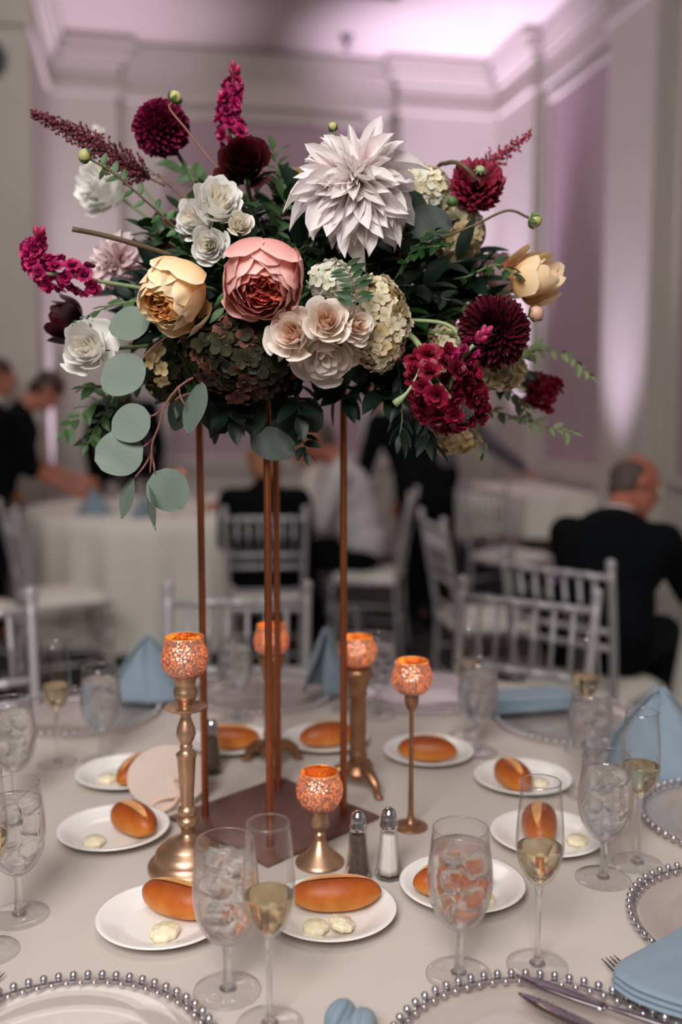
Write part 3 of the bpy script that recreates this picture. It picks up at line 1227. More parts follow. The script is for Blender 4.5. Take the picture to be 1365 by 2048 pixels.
# ---- copper flower stand
SCX, SCY = -.107, 1.538
st = thing('flower_stand', 'tall copper flower stand of four rods on a square brown plate', 'stand', (SCX, SCY, TT), rotz=math.radians(45.5))
MB().box((0, 0, .004), (.240, .240, .006), .0015).build('base_plate', M['brown_plate'], st, sharp=40)
ROD_TOP = .735
for sx in (-1, 1):
    for sy in (-1, 1):
        rod = MB().tube([(0, 0, .006), (0, 0, ROD_TOP/2), (0, 0, ROD_TOP+.006)], .0056, 16).build('rod', M['copper'], st, sharp=40, loc=(sx*.0785, sy*.0785, 0))
        MB().lathe([(0, ROD_TOP+.006), (.0065, ROD_TOP+.006), (.007, ROD_TOP+.008), (.0065, ROD_TOP+.012), (0, ROD_TOP+.014)], 16).build('end_cap', M['copper'], rod, sharp=40)
for a, b in (((-1, -1), (1, -1)), ((1, -1), (1, 1)), ((1, 1), (-1, 1)), ((-1, 1), (-1, -1))):
    c = (Vector((a[0], a[1], 0)) + Vector((b[0], b[1], 0)))*.5*.0785
    sz = (.157, .009, .009) if a[1] == b[1] else (.009, .157, .009)
    MB().box((c.x, c.y, ROD_TOP-.03), sz, .001).build('top_rail', M['copper'], st, sharp=40)
MB().box((0, 0, ROD_TOP-.022), (.165, .165, .004), .001).build('top_plate', M['brown_plate'], st, sharp=40)


# ---- mercury glass votives on candlesticks
def mercury_glass():
    m, nt, N, L, B, O = nodes_of('copper_mercury_glass')
    tc = N.new('ShaderNodeTexCoord')
    vo = N.new('ShaderNodeTexVoronoi')
    vo.inputs['Scale'].default_value = 250
    L.new(tc.outputs['Object'], vo.inputs['Vector'])
    rp_ = N.new('ShaderNodeValToRGB')
    e = rp_.color_ramp.elements
    e[0].position, e[0].color = .1, lin('#e8bfae')
    e[1].position, e[1].color = .7, lin('#ad7a6a')
    L.new(vo.outputs['Distance'], rp_.inputs[0])
    B.inputs['Metallic'].default_value = .7
    B.inputs['Roughness'].default_value = .25
    L.new(rp_.outputs[0], B.inputs['Base Color'])
    bp = N.new('ShaderNodeBump')
    bp.inputs['Strength'].default_value = .8
    bp.inputs['Distance'].default_value = .002
    L.new(vo.outputs['Distance'], bp.inputs['Height'])
    L.new(bp.outputs[0], B.inputs['Normal'])
    tr = N.new('ShaderNodeBsdfTranslucent')
    tr.inputs[0].default_value = lin('#ffc48c')
    L.new(bp.outputs[0], tr.inputs['Normal'])
    nz = N.new('ShaderNodeTexVoronoi')
    nz.inputs['Scale'].default_value = 230
    L.new(tc.outputs['Object'], nz.inputs['Vector'])
    mr = N.new('ShaderNodeMapRange')
    mr.inputs[1].default_value, mr.inputs[2].default_value = .25, .6
    mr.inputs[3].default_value, mr.inputs[4].default_value = .20, .02
    L.new(nz.outputs['Distance'], mr.inputs[0])
    mx = N.new('ShaderNodeMixShader')
    L.new(mr.outputs[0], mx.inputs[0])
    L.new(B.outputs[0], mx.inputs[1])
    L.new(tr.outputs[0], mx.inputs[2])
    L.new(mx.outputs[0], O.inputs['Surface'])
    return m


M['mercury'] = mercury_glass()


def gold_lining():
    m, nt, N, L, B, O = nodes_of('gold_lining')
    B.inputs['Base Color'].default_value = lin('#ffc878')
    B.inputs['Metallic'].default_value = .35
    B.inputs['Roughness'].default_value = .45
    tr = N.new('ShaderNodeBsdfTransparent')
    tr.inputs[0].default_value = lin('#ffd0a0')
    mx = N.new('ShaderNodeMixShader')
    mx.inputs[0].default_value = .22
    L.new(B.outputs[0], mx.inputs[1])
    L.new(tr.outputs[0], mx.inputs[2])
    L.new(mx.outputs[0], O.inputs['Surface'])
    return m


M['lining'] = gold_lining()


def votive(label, p, s=1.0, style='globe', power=.85):
    t = thing('votive_holder', label, 'candle holder', p)
    if style == 'globe':
        out = [(.010, .0), (.019, .002), (.027, .010), (.0318, .022), (.0322, .032), (.0298, .041), (.0272, .048), (.0268, .0535)]
    else:
        out = [(.020, .0), (.024, .002), (.0295, .010), (.0322, .021), (.0318, .032), (.0285, .040), (.0272, .046), (.0275, .0535)]
    pr = smooth_prof([(r*s, z*s) for r, z in out], 26)
    inn = [(max(0, r-.0016), z+.0016) for r, z in pr if z > .002]
    prof = [(0, 0)] + pr + [(pr[-1][0]-.0008, pr[-1][1]+.0006)] + inn[::-1] + [(0, inn[0][1])]
    prof = [(0, 0)] + pr + [(pr[-1][0]-.0008, pr[-1][1]+.0006)]
    lathe_part('cup', prof, M['mercury'], t, 48)
    lathe_part('lining', [(pr[-1][0]-.0008, pr[-1][1]+.0006)] + inn[::-1] + [(0, inn[0][1])], M['lining'], t, 40)
    if style != 'globe':
        lathe_part('base_ring', [(.0195*s, -.0005), (.0225*s, 0), (.023*s, .0022), (.0205*s, .0032)], M['gold'], t, 36)
    cn = lathe_part('tealight', [(0, .004*s), (.018*s, .004*s), (.0185*s, .018*s), (.0175*s, .019*s), (.016*s, .0165*s), (0, .016*s)], M['wax'], t, 24)
    MB().tube([(0, 0, .016*s), (.0004, 0, .0235*s)], .0006, 6).build('wick', M['black_metal'], cn)
    lathe_part('flame', smooth_prof([(0, .022*s), (.0028*s, .0255*s), (.0032*s, .029*s), (.0018*s, .035*s), (0, .041*s)], 12), M['flame'], cn, 14)
    d = bpy.data.lights.new('candle_light', 'POINT')
    d.energy = power
    d.color = (1.0, .72, .36)
    d.shadow_soft_size = .008
    o = bpy.data.objects.new('candle_light', d)
    COL.objects.link(o)
    o.parent = t
    o.location = (0, 0, .036*s)
    return t


def stick(label, p, prof, m, seg=40, extra=None, rotz=0):
    t = thing('candlestick', label, 'candlestick', p, rotz=rotz)
    lo, hi = prof
    lathe_part('foot', lo, m, t, seg, sharp=55)
    lathe_part('stem', hi, m, t, seg, sharp=55)
    if extra:
        extra(t)
    return t


def top_z(px, py, p):
    return aty(px, py, p.y).z


# tall baluster candlestick
p = on(377, 1737)
h = top_z(380, 1350, p) - TT
tall_lo = [(0, 0), (.056, 0), (.058, .003), (.058, .008), (.055, .012), (.050, .014), (.0485, .020), (.046, .027), (.041, .032), (.036, .034), (.0345, .037), (.031, .041), (.0245, .044), (.018, .047), (.0115, .050), (.0095, .054), (0, .054)]


def sc_(pts, z0, z1):
    a, b = pts[0][1], pts[-1][1]
    return [(r, z0 + (z-a)/(b-a)*(z1-z0)) for r, z in pts]


tall_hi = [(0, .05), (.0095, .053), (.0098, .062), (.014, .066), (.0158, .071), (.014, .076), (.0105, .078), (.013, .082), (.0140, .086), (.0115, .091), (.0088, .093), (.0100, .110), (.0118, .135), (.0132, .160), (.0145, .162), (.0148, .166),
           (.0115, .168), (.0085, .172), (.0095, .176), (.0075, .180), (.0118, .187), (.0140, .194), (.0128, .202), (.0090, .212), (.0070, .218), (.0085, .223), (.012, .2265), (.026, .2285), (.0295, .2305), (.0300, .2325), (.0285, .2330), (.014, .2315),
           (.0095, .2335), (.0090, .238), (.0145, .243), (.0170, .248), (.0165, .255), (.0138, .260), (.0150, .264), (.0160, .270), (.0190, .273), (.0195, .2755), (0, .2755)]
tall_hi = sc_(tall_hi, .05, h)
stick('tall turned brass candlestick with a wide stepped foot', p, (tall_lo, tall_hi), M['brass'])
votive('copper mercury glass votive lit on the tall turned brass candlestick', p + Vector((0, 0, h)), 1.02, 'wide')

# short bell footed candlestick
p = on(640, 1726)
h = top_z(645, 1619, p) - TT
lo = [(0, 0), (.0345, 0), (.036, .0015), (.0355, .004), (.032, .0075), (.024, .014), (.0165, .022), (.0115, .030), (.0085, .036), (0, .036)]
hi = [(0, .035), (.0078, .035), (.0075, .041), (.0088, .044), (.0075, .047), (.0055, .050), (.0065, .0535), (.0135, .060), (.0150, .064), (.0138, .068), (.0128, .074), (.0130, .084), (.015, .0862), (.015, .088), (0, .088)]
stick('short brass candlestick with a bell shaped foot between stand and shakers', p, (lo, sc_(hi, .035, h)), M['brass'])
votive('copper mercury glass votive lit on the short bell footed candlestick', p + Vector((0, 0, h)), 1.05, 'globe')

# slim candlestick
p = on(822, 1655)
h = top_z(820, 1388, p) - TT
lo = [(0, 0), (.0255, 0), (.027, .0018), (.0262, .0042), (.018, .0055), (.010, .0075), (.0065, .012), (.0048, .022), (0, .022)]
hi = [(0, .02), (.0046, .02), (.0040, .05), (.0036, .10), (.0036, .17), (.0045, .172), (.0085, .178), (.0110, .184), (.0112, .194), (.0105, .196), (0, .196)]
stick('slim straight brass candlestick with a flat round foot', p, (lo, sc_(hi, .02, h)), M['gold'])
votive('copper mercury glass votive lit on the slim straight candlestick', p + Vector((0, 0, h)), .98, 'globe')


def claw_feet(n, rot0, R, zt, m):
    def f(t):
        for k in range(n):
            a = rot0 + 2*math.pi*k/n
            d = Vector((math.cos(a), math.sin(a), 0))
            leg = MB().tube(spline([d*.012 + Vector((0, 0, zt)), d*R*.55 + Vector((0, 0, zt*.92)), d*R*.85 + Vector((0, 0, zt*.55)), d*R*.84 + Vector((0, 0, .010)), d*R + Vector((0, 0, .004))], 14),
                            [.011, .0115, .0115, .011, .010, .009, .0085, .0075, .0068, .0062, .0058, .0058, .006, .006, .004], 10).build('claw_leg', m, t)
            MB().ellipsoid(d*R*.98 + Vector((0, 0, .005)), (.008, .007, .005), 12, 8).build('claw', m, leg)
    return f


# three legged candlesticks behind the stand
p = on(716, 1578)
h = top_z(707, 1335, p) - TT
lo = [(0, .020), (.012, .020), (.022, .026), (.027, .034), (.022, .043), (.0155, .050), (0, .050)]
hi = [(0, .048), (.0155, .048), (.0150, .056), (.0165, .06), (.0150, .064), (.0140, .07), (.0145, .12), (.0135, .15), (.0165, .154), (.0150, .158), (.019, .170), (.0245, .183), (.026, .19), (.022, .194), (0, .194)]
stick('bronze claw footed candlestick with a flared column behind the stand', p, (lo, sc_(hi, .048, h)), M['gold'], extra=claw_feet(3, -.95, .062, .038, M['gold']))
votive('copper mercury glass votive lit on the flared claw footed candlestick', p + Vector((0, 0, h)), 1.0, 'globe')
p = on(545, 1533)
h = top_z(557, 1308, p) - TT
stick('bronze claw footed candlestick seen behind the paired copper rods', p, (lo, sc_(hi, .048, h)), M['gold'], extra=claw_feet(3, .6, .060, .038, M['gold']))
votive('copper mercury glass votive lit behind the paired copper rods', p + Vector((0, 0, h)), 1.0, 'wide')

# ---- taupe rounded card with ribbon loops, leaning by the tall candlestick
p = on(338, 1612)
t = thing('table_card', 'round topped taupe card tied with a pale ribbon bow behind the tall candlestick', 'card', p, rotz=.25)
mb = MB()
mb.lathe([(0, 0), (.066, 0), (.067, .001), (.066, .002), (0, .002)], 48)
o = mb.build('card', M['blush_paper'], t, sharp=40)
o.matrix_local = Matrix.Translation((0, .012, .0465)) @ Matrix.Rotation(math.radians(62), 4, 'X') @ Matrix.Diagonal((1, .78, 1, 1))


def ribbon_loop(c, w, hgt, rot):
    pts = [Vector((math.cos(a)*w, -.004*math.sin(2*a), math.sin(a)*hgt)) for a in [i*2*math.pi/20 for i in range(21)]]
    q = Matrix.Rotation(rot, 3, 'Y')
    return [q @ (x + Vector((w, 0, 0))) + Vector(c) for x in pts]


def ribbon(path, wd):
    mb = MB()
    P = [Vector(x) for x in path]
    n = len(P)
    off = Vector((0, wd, wd*.6))
    vs = []
    for x in P:
        vs += [x - off*.5, x + off*.5]
    mb.add(vs, [(2*i, 2*i+1, 2*i+3, 2*i+2) for i in range(n-1)])
    return mb


for c, w, hg, r_, nm in (((.018, -.012, .038), .010, .014, -1.2, 'ribbon_loop'), ((.018, -.014, .020), .024, .008, 2.85, 'ribbon_loop'), ((.018, -.014, .020), .012, .006, .3, 'ribbon_loop')):
    ribbon(ribbon_loop(c, w, hg, r_), .006).build(nm, M['ribbon'], t)
ribbon(spline([(.018, -.014, .024), (.0, -.03, .012), (-.03, -.04, .004)], 8), .006).build('ribbon_tail', M['ribbon'], t)
# ------------------------------------------------------------------ silver chiavari chairs
M['chair'] = mat('silver_chair_paint', '#b2adb0', .4, .3, noise=(25, .05))
M['cushion'] = mat('ivory_seat_cushion', '#d8d2c8', .8, noise=(12, .03), sheen=.1)


def turned(p0, p1, r, rings=(.12, .88), seg=10):
    """turned rod with bamboo-like rings"""
    p0, p1 = Vector(p0), Vector(p1)
    ts = [0]
    for q in rings:
        ts += [q-.02, q-.008, q+.008, q+.02]
    ts += [1]
    rr = [r]
    for q in rings:
        rr += [r, r*1.28, r*1.28, r]
    rr += [r]
    return MB().tube([p0.lerp(p1, t) for t in ts], rr, seg)


def make_chair(label):
    t = thing('chiavari_chair', label, 'chair')
    W2, D2 = .185, .18
    for s in (-1, 1):
        post = MB()
        post.tube(spline([(s*.17, -.215, 0), (s*.175, -.19, .25), (s*.178, -.185, .45), (s*.186, -.225, .72), (s*.19, -.262, .915)], 18), [.0135]*19, 10)
        b = post.build('back_post', M['chair'], t)
        MB().lathe([(.0, 0), (.015, 0), (.017, .006), (.012, .012), (.0165, .022), (.015, .032), (.006, .038), (0, .039)], 14).build('finial', M['chair'], b, Matrix.Translation((s*.19, -.262, .908)))
        turned((s*.165, .185, 0), (s*.18, .175, .43), .0135, (.3, .62, .9)).build('front_leg', M['chair'], t)

    def back_pt(x, z):
        y = -.225 - (.262-.225)*(z-.72)/(.915-.72) if z > .72 else -.185 - (.225-.185)*(z-.45)/.27
        return Vector((x, y, z))
    for z, nm in ((.885, 'top_rail'), (.705, 'back_rail'), (.650, 'back_rail'), (.53, 'back_rail')):
        if z == .53:
            continue
        turned(back_pt(-.186, z), back_pt(.186, z), .0115, (.2, .4, .6, .8)).build(nm, M['chair'], t)
    for k in range(6):
        x = -.1325 + k*.053
        turned(back_pt(x, .705), back_pt(x, .885), .0075, (.5,)).build('spindle', M['chair'], t)
    turned(back_pt(-.183, .53), back_pt(.183, .53), .0095, (.5,)).build('back_rail', M['chair'], t)
    MB().box((0, 0, .437), (.40, .39, .028), .008).build('seat_frame', M['chair'], t, sharp=40)
    c = MB()

    def cu(u, v):
        x, y = u*.19, (v*2-1)*.185
        e = (1-abs(u)**5)*(1-abs(2*v-1)**5)
        return Vector((x*(1+.02*e), y*(1+.02*e), .452 + .042*e**.45 if e > 0 else .452))
    c.grid(cu, 12, 12)
    c.build('seat_cushion', M['cushion'], t)
    for z in (.14, .30):
        for s in (-1, 1):
            turned((s*.17, -.2, z), (s*.17, .18, z), .008, (.5,)).build('side_stretcher', M['chair'], t)
    turned((-.17, .18, .22), (.17, .18, .22), .008, (.5,)).build('front_stretcher', M['chair'], t)
    turned((-.172, -.2, .22), (.172, -.2, .22), .008, (.5,)).build('rear_stretcher', M['chair'], t)
    return t


chair0 = [None]


def chair(x, y, yaw, label):
    """yaw: 0 faces +Y (away from the camera), positive turns left"""
    if chair0[0] is None:
        chair0[0] = make_chair(label)
        chair0[0].location = (x, y, 0)
        chair0[0].rotation_euler = (0, 0, yaw)
        return chair0[0]
    return dup(chair0[0], (x, y, 0), yaw, label)


def chair_by_back(xl, yl, label, flip=False, off=.25):
    """place by the middle of its top rail and facing vector"""
    pass


PI = math.pi
# around the dining table (they face the table)
chair(.375, 2.44, PI-.53, 'empty silver chiavari chair behind the flat blue napkin, in front of the seated man')
chair(-.275, 2.42, PI+.03, 'empty silver chiavari chair tucked in behind the flower stand')
chair(-.86, 2.26, PI+.50, 'silver chiavari chair drawn up by the charger with the blue napkin pyramid')
chair(.98, 2.08, PI-.95, 'silver chiavari chair next to the upright blue napkin, mostly out of view')
# further back
chair(.86, 3.37, -.70, 'silver chiavari chair with the man in the dark suit on it')
chair(-.37, 4.90, .05, 'silver chiavari chair with the woman in black seen from behind on it')
chair(-1.40, 4.95, -1.05, 'empty silver chiavari chair with its ivory seat turned to the far tablecloth')
chair(-1.78, 4.62, -.45, 'silver chiavari chair half out of view beside another empty one')
chair(.15, 5.62, 1.40, 'silver chiavari chair with the man in the pale grey shirt on it')
chair(-.06, 6.25, 1.42, 'silver chiavari chair with the woman in the ivory lace dress on it')
chair(1.08, 6.25, -.9, 'empty silver chiavari chair before the long white side table')
chair(.66, 4.42, -1.40, 'empty silver chiavari chair with a bright seat behind the seated man')

# ------------------------------------------------------------------ other tables
round_table('round table under the white cloth among the seated guests', 'white tablecloth with deep folds on the guests\' table', Vector((-1.15, 6.38, 0)), .86, seed=8, m=M['linen_bg'], folds=22, push=((-.12, .50, .40),))
round_table('round table before the man in the dark suit', 'white tablecloth on the table before the man in the dark suit', Vector((1.86, 4.32, 0)), .56, seed=9, m=M['linen_bg'])

M['skirt'] = mat('dark_table_skirt', '#3c3136', .9, noise=(20, .1))


def long_table(label, cl_label, c, L_, W, rotz):
    t = thing('long_table', label, 'table', c, rotz=rotz)
    MB().box((0, 0, .738), (L_-.05, W-.05, .028), .004).build('tabletop', M['wood'], t, smooth=False)
    for sx in (-1, 1):
        for sy in (-1, 1):
            MB().tube([(sx*(L_/2-.1), sy*(W/2-.1), 0), (sx*(L_/2-.1), sy*(W/2-.1), .73)], .016, 8).build('leg', M['gray_metal'], t)
    mb = MB()
    n = 120
    vs, fs = [], []
    def per(k, o):
        """evenly round a rectangle with small rounded corners"""
        a, b, r_ = L_/2+o, W/2+o, .02+max(0, o)
        sa, sb, arc = 2*(a-r_), 2*(b-r_), math.pi*r_/2
        s = (k/n)*(2*sa+2*sb+4*arc)
        for i, (ln, cx, cy, dx, dy, th) in enumerate(((sb, a, -b+r_, 0, 1, 0), (sa, a-r_, b, -1, 0, 1), (sb, -a, b-r_, 0, -1, 2), (sa, -a+r_, -b, 1, 0, 3))):
            if s <= ln:
                return cx+dx*s, cy+dy*s
            s -= ln
            if s <= arc:
                an = th*math.pi/2 + s/r_
                ox, oy = ((a-r_, b-r_), (-a+r_, b-r_), (-a+r_, -b+r_), (a-r_, -b+r_))[i]
                return ox+r_*math.cos(an), oy+r_*math.sin(an)
            s -= arc
        return a, -b+r_
    rows = [(-.02, .7565), (.004, .755), (.006, .74), (.01, .62), (.02, .46)]
    for j, (o, z) in enumerate(rows):
        for k in range(n):
            w = .012*math.sin(k*.9)*(j/4 if j > 1 else 0)
            x, y = per(k, o+w)
            vs.append((x, y, z))
    for j in range(len(rows)-1):
        for k in range(n):
            k2 = (k+1) % n
            fs.append((j*n+k, (j+1)*n+k, (j+1)*n+k2, j*n+k2))
    fs.append(tuple(range(n)))
    mb.add(vs, fs)
    o = mb.build('tablecloth', M['linen_bg'], sharp=50)
    o.location = c
    o.rotation_euler = (0, 0, rotz)
    tag(o, cl_label, 'tablecloth')
    return t


long_table('long side table by the mauve wall panel', 'short white cloth on the long side table by the mauve panel', Vector((1.50, 7.75, 0)), 1.3, .60, TH + PI/2)
long_table('small side table behind the man in the grey jacket', 'white cloth hanging from the small side table behind the man in grey', Vector((.93, 7.35, 0)), .36, .36, TH)

# small things on the other tables
pyramid_napkin('blue napkin pyramid on the guests\' table by the bending person', Vector((-1.475, 5.925, .764)), .3, .20, .15, .16)
pyramid_napkin('blue napkin pyramid on the guests\' table near its candle', Vector((-1.16, 5.78, .764)), -.3, .13, .12, .12)
pyramid_napkin('blue napkin pyramid on the table before the seated man', Vector((1.62, 4.02, .764)), -.3, .15, .13, .12)
for k, (x, y) in enumerate(((-1.42, 6.15), (-1.28, 6.35), (-.86, 5.95))):
    goblet(['water goblet on the guests\' table behind the blue napkin', 'water goblet in the middle of the guests\' table', 'water goblet on the guests\' table near the woman in black'][k], Vector((x, y, .764)), 20+k)
for k, (x, y) in enumerate(((-1.33, 6.0), (-.98, 5.82))):
    flute(['champagne flute on the guests\' table beside the blue napkin', 'champagne flute on the guests\' table near the candle'][k], Vector((x, y, .764)), 20+k)
goblet('water goblet on the table before the seated man', Vector((1.50, 4.10, .764)), 30)
lo5 = [(0, 0), (.034, 0), (.036, .003), (.02, .01), (.009, .03), (0, .03)]
hi5 = [(0, .03), (.008, .03), (.006, .08), (.010, .15), (.006, .18), (.02, .2), (.022, .205), (0, .205)]
for x, y, h, w in ((-1.03, 6.3, .17, 'on the guests\' table'), (-.62, 6.25, .06, 'low on the guests\' table by the woman in black'), (1.62, 4.35, .14, 'on the table before the seated man')):
    stick('brass candlestick ' + w, Vector((x, y, .764)), (lo5, sc_(hi5, .03, h)), M['gold'])
    votive('lit votive cup ' + w, Vector((x, y, .764+h)), 1.1, 'globe', .6)
for x, y, w in ((-.80, 6.1, 'near the candle on the guests\' table'), (1.44, 4.30, 'on the table before the seated man')):
    t = thing('bread_roll', 'golden bread roll ' + w, 'bread roll', (x, y, .772), rotz=.6)
    put('crust', ME['roll', 1], t)
    put('score', ME['score', 1], t)
    tag(put('bread_plate', ME['plate'], loc=(x, y, .764)), 'white bread plate ' + w, 'plate')

# ------------------------------------------------------------------ guests
M['skin'] = mat('skin', '#b0705a', .55, noise=(18, .08), spec=.35)
M['skin_ruddy'] = mat('ruddy_skin', '#a2604e', .55, noise=(18, .1), spec=.35)
M['suit_black'] = mat('black_suit_wool', '#0d1013', .9, noise=(60, .15), spec=.06)
M['suit_grey'] = mat('grey_suit_wool', '#5d5760', .85, noise=(60, .1))
M['trouser'] = mat('dark_trousers', '#0f1012', .9, noise=(60, .15), spec=.06)
M['shirt_pale'] = mat('pale_grey_shirt', '#b9b2b4', .8, noise=(30, .06))
M['shirt_white'] = mat('white_shirt', '#dcd6d6', .8, noise=(30, .04))
M['lace'] = mat('ivory_lace_dress', '#cfc6bd', .8, noise=(90, .12))
M['black_top'] = mat('black_jersey', '#0d0d10', .9, noise=(40, .15), spec=.06)
M['hair_brown'] = mat('brown_hair', '#3a2218', .6, noise=(50, .3), stretch=(1, 1, .2))
M['hair_auburn'] = mat('auburn_hair', '#8a5a36', .6, noise=(50, .25), stretch=(1, 1, .2))
M['hair_grey'] = mat('greying_hair', '#4a3c36', .65, noise=(60, .35), stretch=(1, 1, .2))
M['shoe'] = mat('black_leather_shoe', '#0b0b0c', .4)
M['eye'] = mat('eye_white', '#d8d0c8', .3)
M['lips'] = mat('lips', '#8e3f38', .5)


def capsule(mb, a, b, r0, r1, seg=14):
    a, b = Vector(a), Vector(b)
    d = b - a
    L_ = max(d.length, 1e-4)
    d = d/L_
    path, rad = [], []
    for k in range(5):
        th = math.pi/2*(1-k/4)
        path.append(a - d*r0*math.sin(th))
        rad.append(max(r0*math.cos(th), 1e-4))
    for k in range(1, 5):
        f = k/5
        path.append(a.lerp(b, f))
        rad.append(r0 + (r1-r0)*f)
    for k in range(5):
        th = math.pi/2*k/4
        path.append(b + d*r1*math.sin(th))
        rad.append(max(r1*math.cos(th), 1e-4))
    mb.tube(path, rad, seg)


def fuse(name, mb, m, parent, voxel=.011, smooth=6):
    """one continuous skin over overlapping shapes"""
    me = mb.mesh('tmp', None, False)
    o = bpy.data.objects.new('tmp', me)
    COL.objects.link(o)
    md = o.modifiers.new('r', 'REMESH')
    md.mode = 'VOXEL'
    md.voxel_size = voxel
    sm = o.modifiers.new('s', 'SMOOTH')
    sm.factor = .5
    sm.iterations = smooth
    dg = bpy.context.evaluated_depsgraph_get()
    me2 = bpy.data.meshes.new_from_object(o.evaluated_get(dg))
    me2.name = name
    bpy.data.objects.remove(o)
    me2.materials.clear()
    me2.materials.append(m)
    me2.polygons.foreach_set('use_smooth', [True]*len(me2.polygons))
    return put(name, me2, parent)


def person(label, loc, yaw, pose='stand', lean=0.0, side=0.0, s=1.0, arms=None, head_yaw=0.0, head_pitch=0.0, top='suit_black', bottom='trouser',
           hair='hair_brown', skin='skin', sleeve='long', bald=False, collar=None, dress=False, long_hair=False, girth=1.0, torso=1.0, tuck=False):
    """faces +Y at yaw 0; arms = ((elbow, wrist) left, (elbow, wrist) right) relative to the shoulder"""
    t = thing('person', label, 'person', loc, rotz=yaw)
    t.scale = (s, s, s)
    if pose == 'stand':
        pel = Vector((0, 0, .93))
        hips = [Vector((q*.095, 0, .90)) for q in (-1, 1)]
        knees = [Vector((q*.105, .02, .49)) for q in (-1, 1)]
        ank = [Vector((q*.11, -.02, .085)) for q in (-1, 1)]
    else:
        ph_ = (.482 + .100*girth*s)/s                    # the seat cushion carries the weight, pressed in a little
        pel = Vector((0, 0, ph_))
        hips = [Vector((q*.095, .02, ph_-.005)) for q in (-1, 1)]
        knees = [Vector((q*.12, .42, ph_-.03)) for q in (-1, 1)]
        ank = [Vector((q*(.095 if tuck else .12), .29 if tuck else .42, .085)) for q in (-1, 1)]
    R = Matrix.Rotation(side, 3, 'Y') @ Matrix.Rotation(-lean, 3, 'X')

    def up(x, y, z):
        return pel + R @ Vector((x, y, z*torso))
    low = .100 if pose == 'sit' else .12
    waist, chest, nb, nt2 = up(0, 0, .17), up(0, .0, .38), up(0, -.01, .53), up(0, .015, .60)
    sh = [up(q*.19, -.01, .450) for q in (-1, 1)]
    HR = R @ Matrix.Rotation(head_yaw, 3, 'Z') @ Matrix.Rotation(-head_pitch, 3, 'X')
    hc = nt2 + HR @ Vector((0, .025, .105))

    def hd(x, y, z):
        return hc + HR @ Vector((x, y, z))
    qh = HR.to_quaternion()
    if arms is None:
        arms = (((-.06, -.02, -.28), (-.03, .12, -.50)), ((.06, -.02, -.28), (.03, .12, -.50)))
    el = [sh[i] + Vector(arms[i][0]) for i in (0, 1)]
    wr = [sh[i] + Vector(arms[i][1]) for i in (0, 1)]
    g = girth
    b = MB()
    # head with face
    b.ellipsoid(hd(0, -.012, .025), (.076, .094, .092), 20, 14, qh)
    b.ellipsoid(hd(0, .022, -.045), (.058, .066, .072), 18, 12, qh)
    b.ellipsoid(hd(0, .060, -.095), (.030, .026, .024), 12, 8, qh)
    capsule(b, hd(0, .078, .022), hd(0, .100, -.018), .010, .015, 10)
    for q in (-1, 1):
        b.ellipsoid(hd(q*.078, -.012, -.005), (.012, .022, .034), 10, 8, qh)
        b.ellipsoid(hd(q*.030, .074, .030), (.026, .014, .010), 10, 6, qh)
    capsule(b, nt2 + HR @ Vector((0, .0, .045)), nb, .056, .062)
    # trunk
    b.ellipsoid(chest, (.150*g, .100*g, .16), 18, 12, R.to_quaternion())
    capsule(b, waist, chest, .115*g, .125*g)
    capsule(b, up(-.05, 0, .02), up(.05, 0, .02), low*.96*g, low*.96*g)
    capsule(b, waist, pel, .11*g, low*g)
    capsule(b, sh[0], sh[1], .055, .055)
    for i in (0, 1):
        capsule(b, sh[i], el[i], .052, .040)
        capsule(b, el[i], wr[i], .040, .027)
        d = (wr[i] - el[i]).normalized()
        n = d.orthogonal().normalized()
        sd = d.cross(n)
        palm = wr[i] + d*.045
        capsule(b, wr[i], palm, .026, .030)
        for f in range(4):
            o_ = sd*(-.027 + .018*f)
            ln = (.062, .074, .070, .056)[f]
            k1 = palm + d*.030 + o_
            k2 = k1 + d*ln*.5 + n*.006
            capsule(b, palm + o_*.8, k1, .0105, .0100, 8)
            capsule(b, k1, k2, .0100, .0095, 8)
            capsule(b, k2, k2 + d*ln*.42 + n*.018, .0095, .0085, 8)
        th0 = wr[i] + d*.02 - sd*.020
        capsule(b, th0, th0 + d*.030 - sd*.028, .0125, .0115, 8)
        capsule(b, th0 + d*.030 - sd*.028, th0 + d*.062 - sd*.034 + n*.006, .0115, .0095, 8)
        capsule(b, hips[i], knees[i], .080*g, .056)
        capsule(b, knees[i], ank[i], .054, .038)
        capsule(b, ank[i], ank[i] + Vector((0, .14, -.045)), .038, .030)
    fuse('body', b, M[skin], t, .0095, 4)
    for q in (-1, 1):
        e = MB().ellipsoid(hd(q*.031, .0785, .012), (.0135, .010, .0075), 10, 8, qh).build('eye', M['eye'], t)
        MB().ellipsoid(hd(q*.031, .0865, .012), (.0055, .0035, .0055), 8, 6, qh).build('iris', M['hair_brown'], e)
    MB().ellipsoid(hd(0, .082, -.062), (.024, .008, .007), 10, 6, qh).build('mouth', M['lips'], t)
    # hair
    hb = MB()
    if bald:
        hb.ellipsoid(hd(0, -.035, .018), (.0815, .082, .070), 18, 12, qh)
        hb.ellipsoid(hd(0, -.05, -.03), (.070, .055, .060), 16, 10, qh)
    else:
        hb.ellipsoid(hd(0, -.022, .040), (.085, .097, .090), 20, 14, qh)
        hb.ellipsoid(hd(0, -.055, -.02), (.075, .060, .075), 16, 10, qh)
        if long_hair:
            hb.ellipsoid(hd(0, -.050, -.06), (.092, .070, .105), 16, 10, qh)
            hb.ellipsoid(hd(0, -.02, .03), (.096, .100, .092), 16, 10, qh)
    fuse('hair', hb, M[hair], t, .009, 3)
    # top
    c = MB()
    c.ellipsoid(chest + R @ Vector((0, 0, -.02)), (.178*g, .125*g, .19), 18, 12, R.to_quaternion())
    capsule(c, waist, chest, .140*g, .150*g)
    jz, jr = (.055, .138) if pose == 'sit' else (-.02, .138)
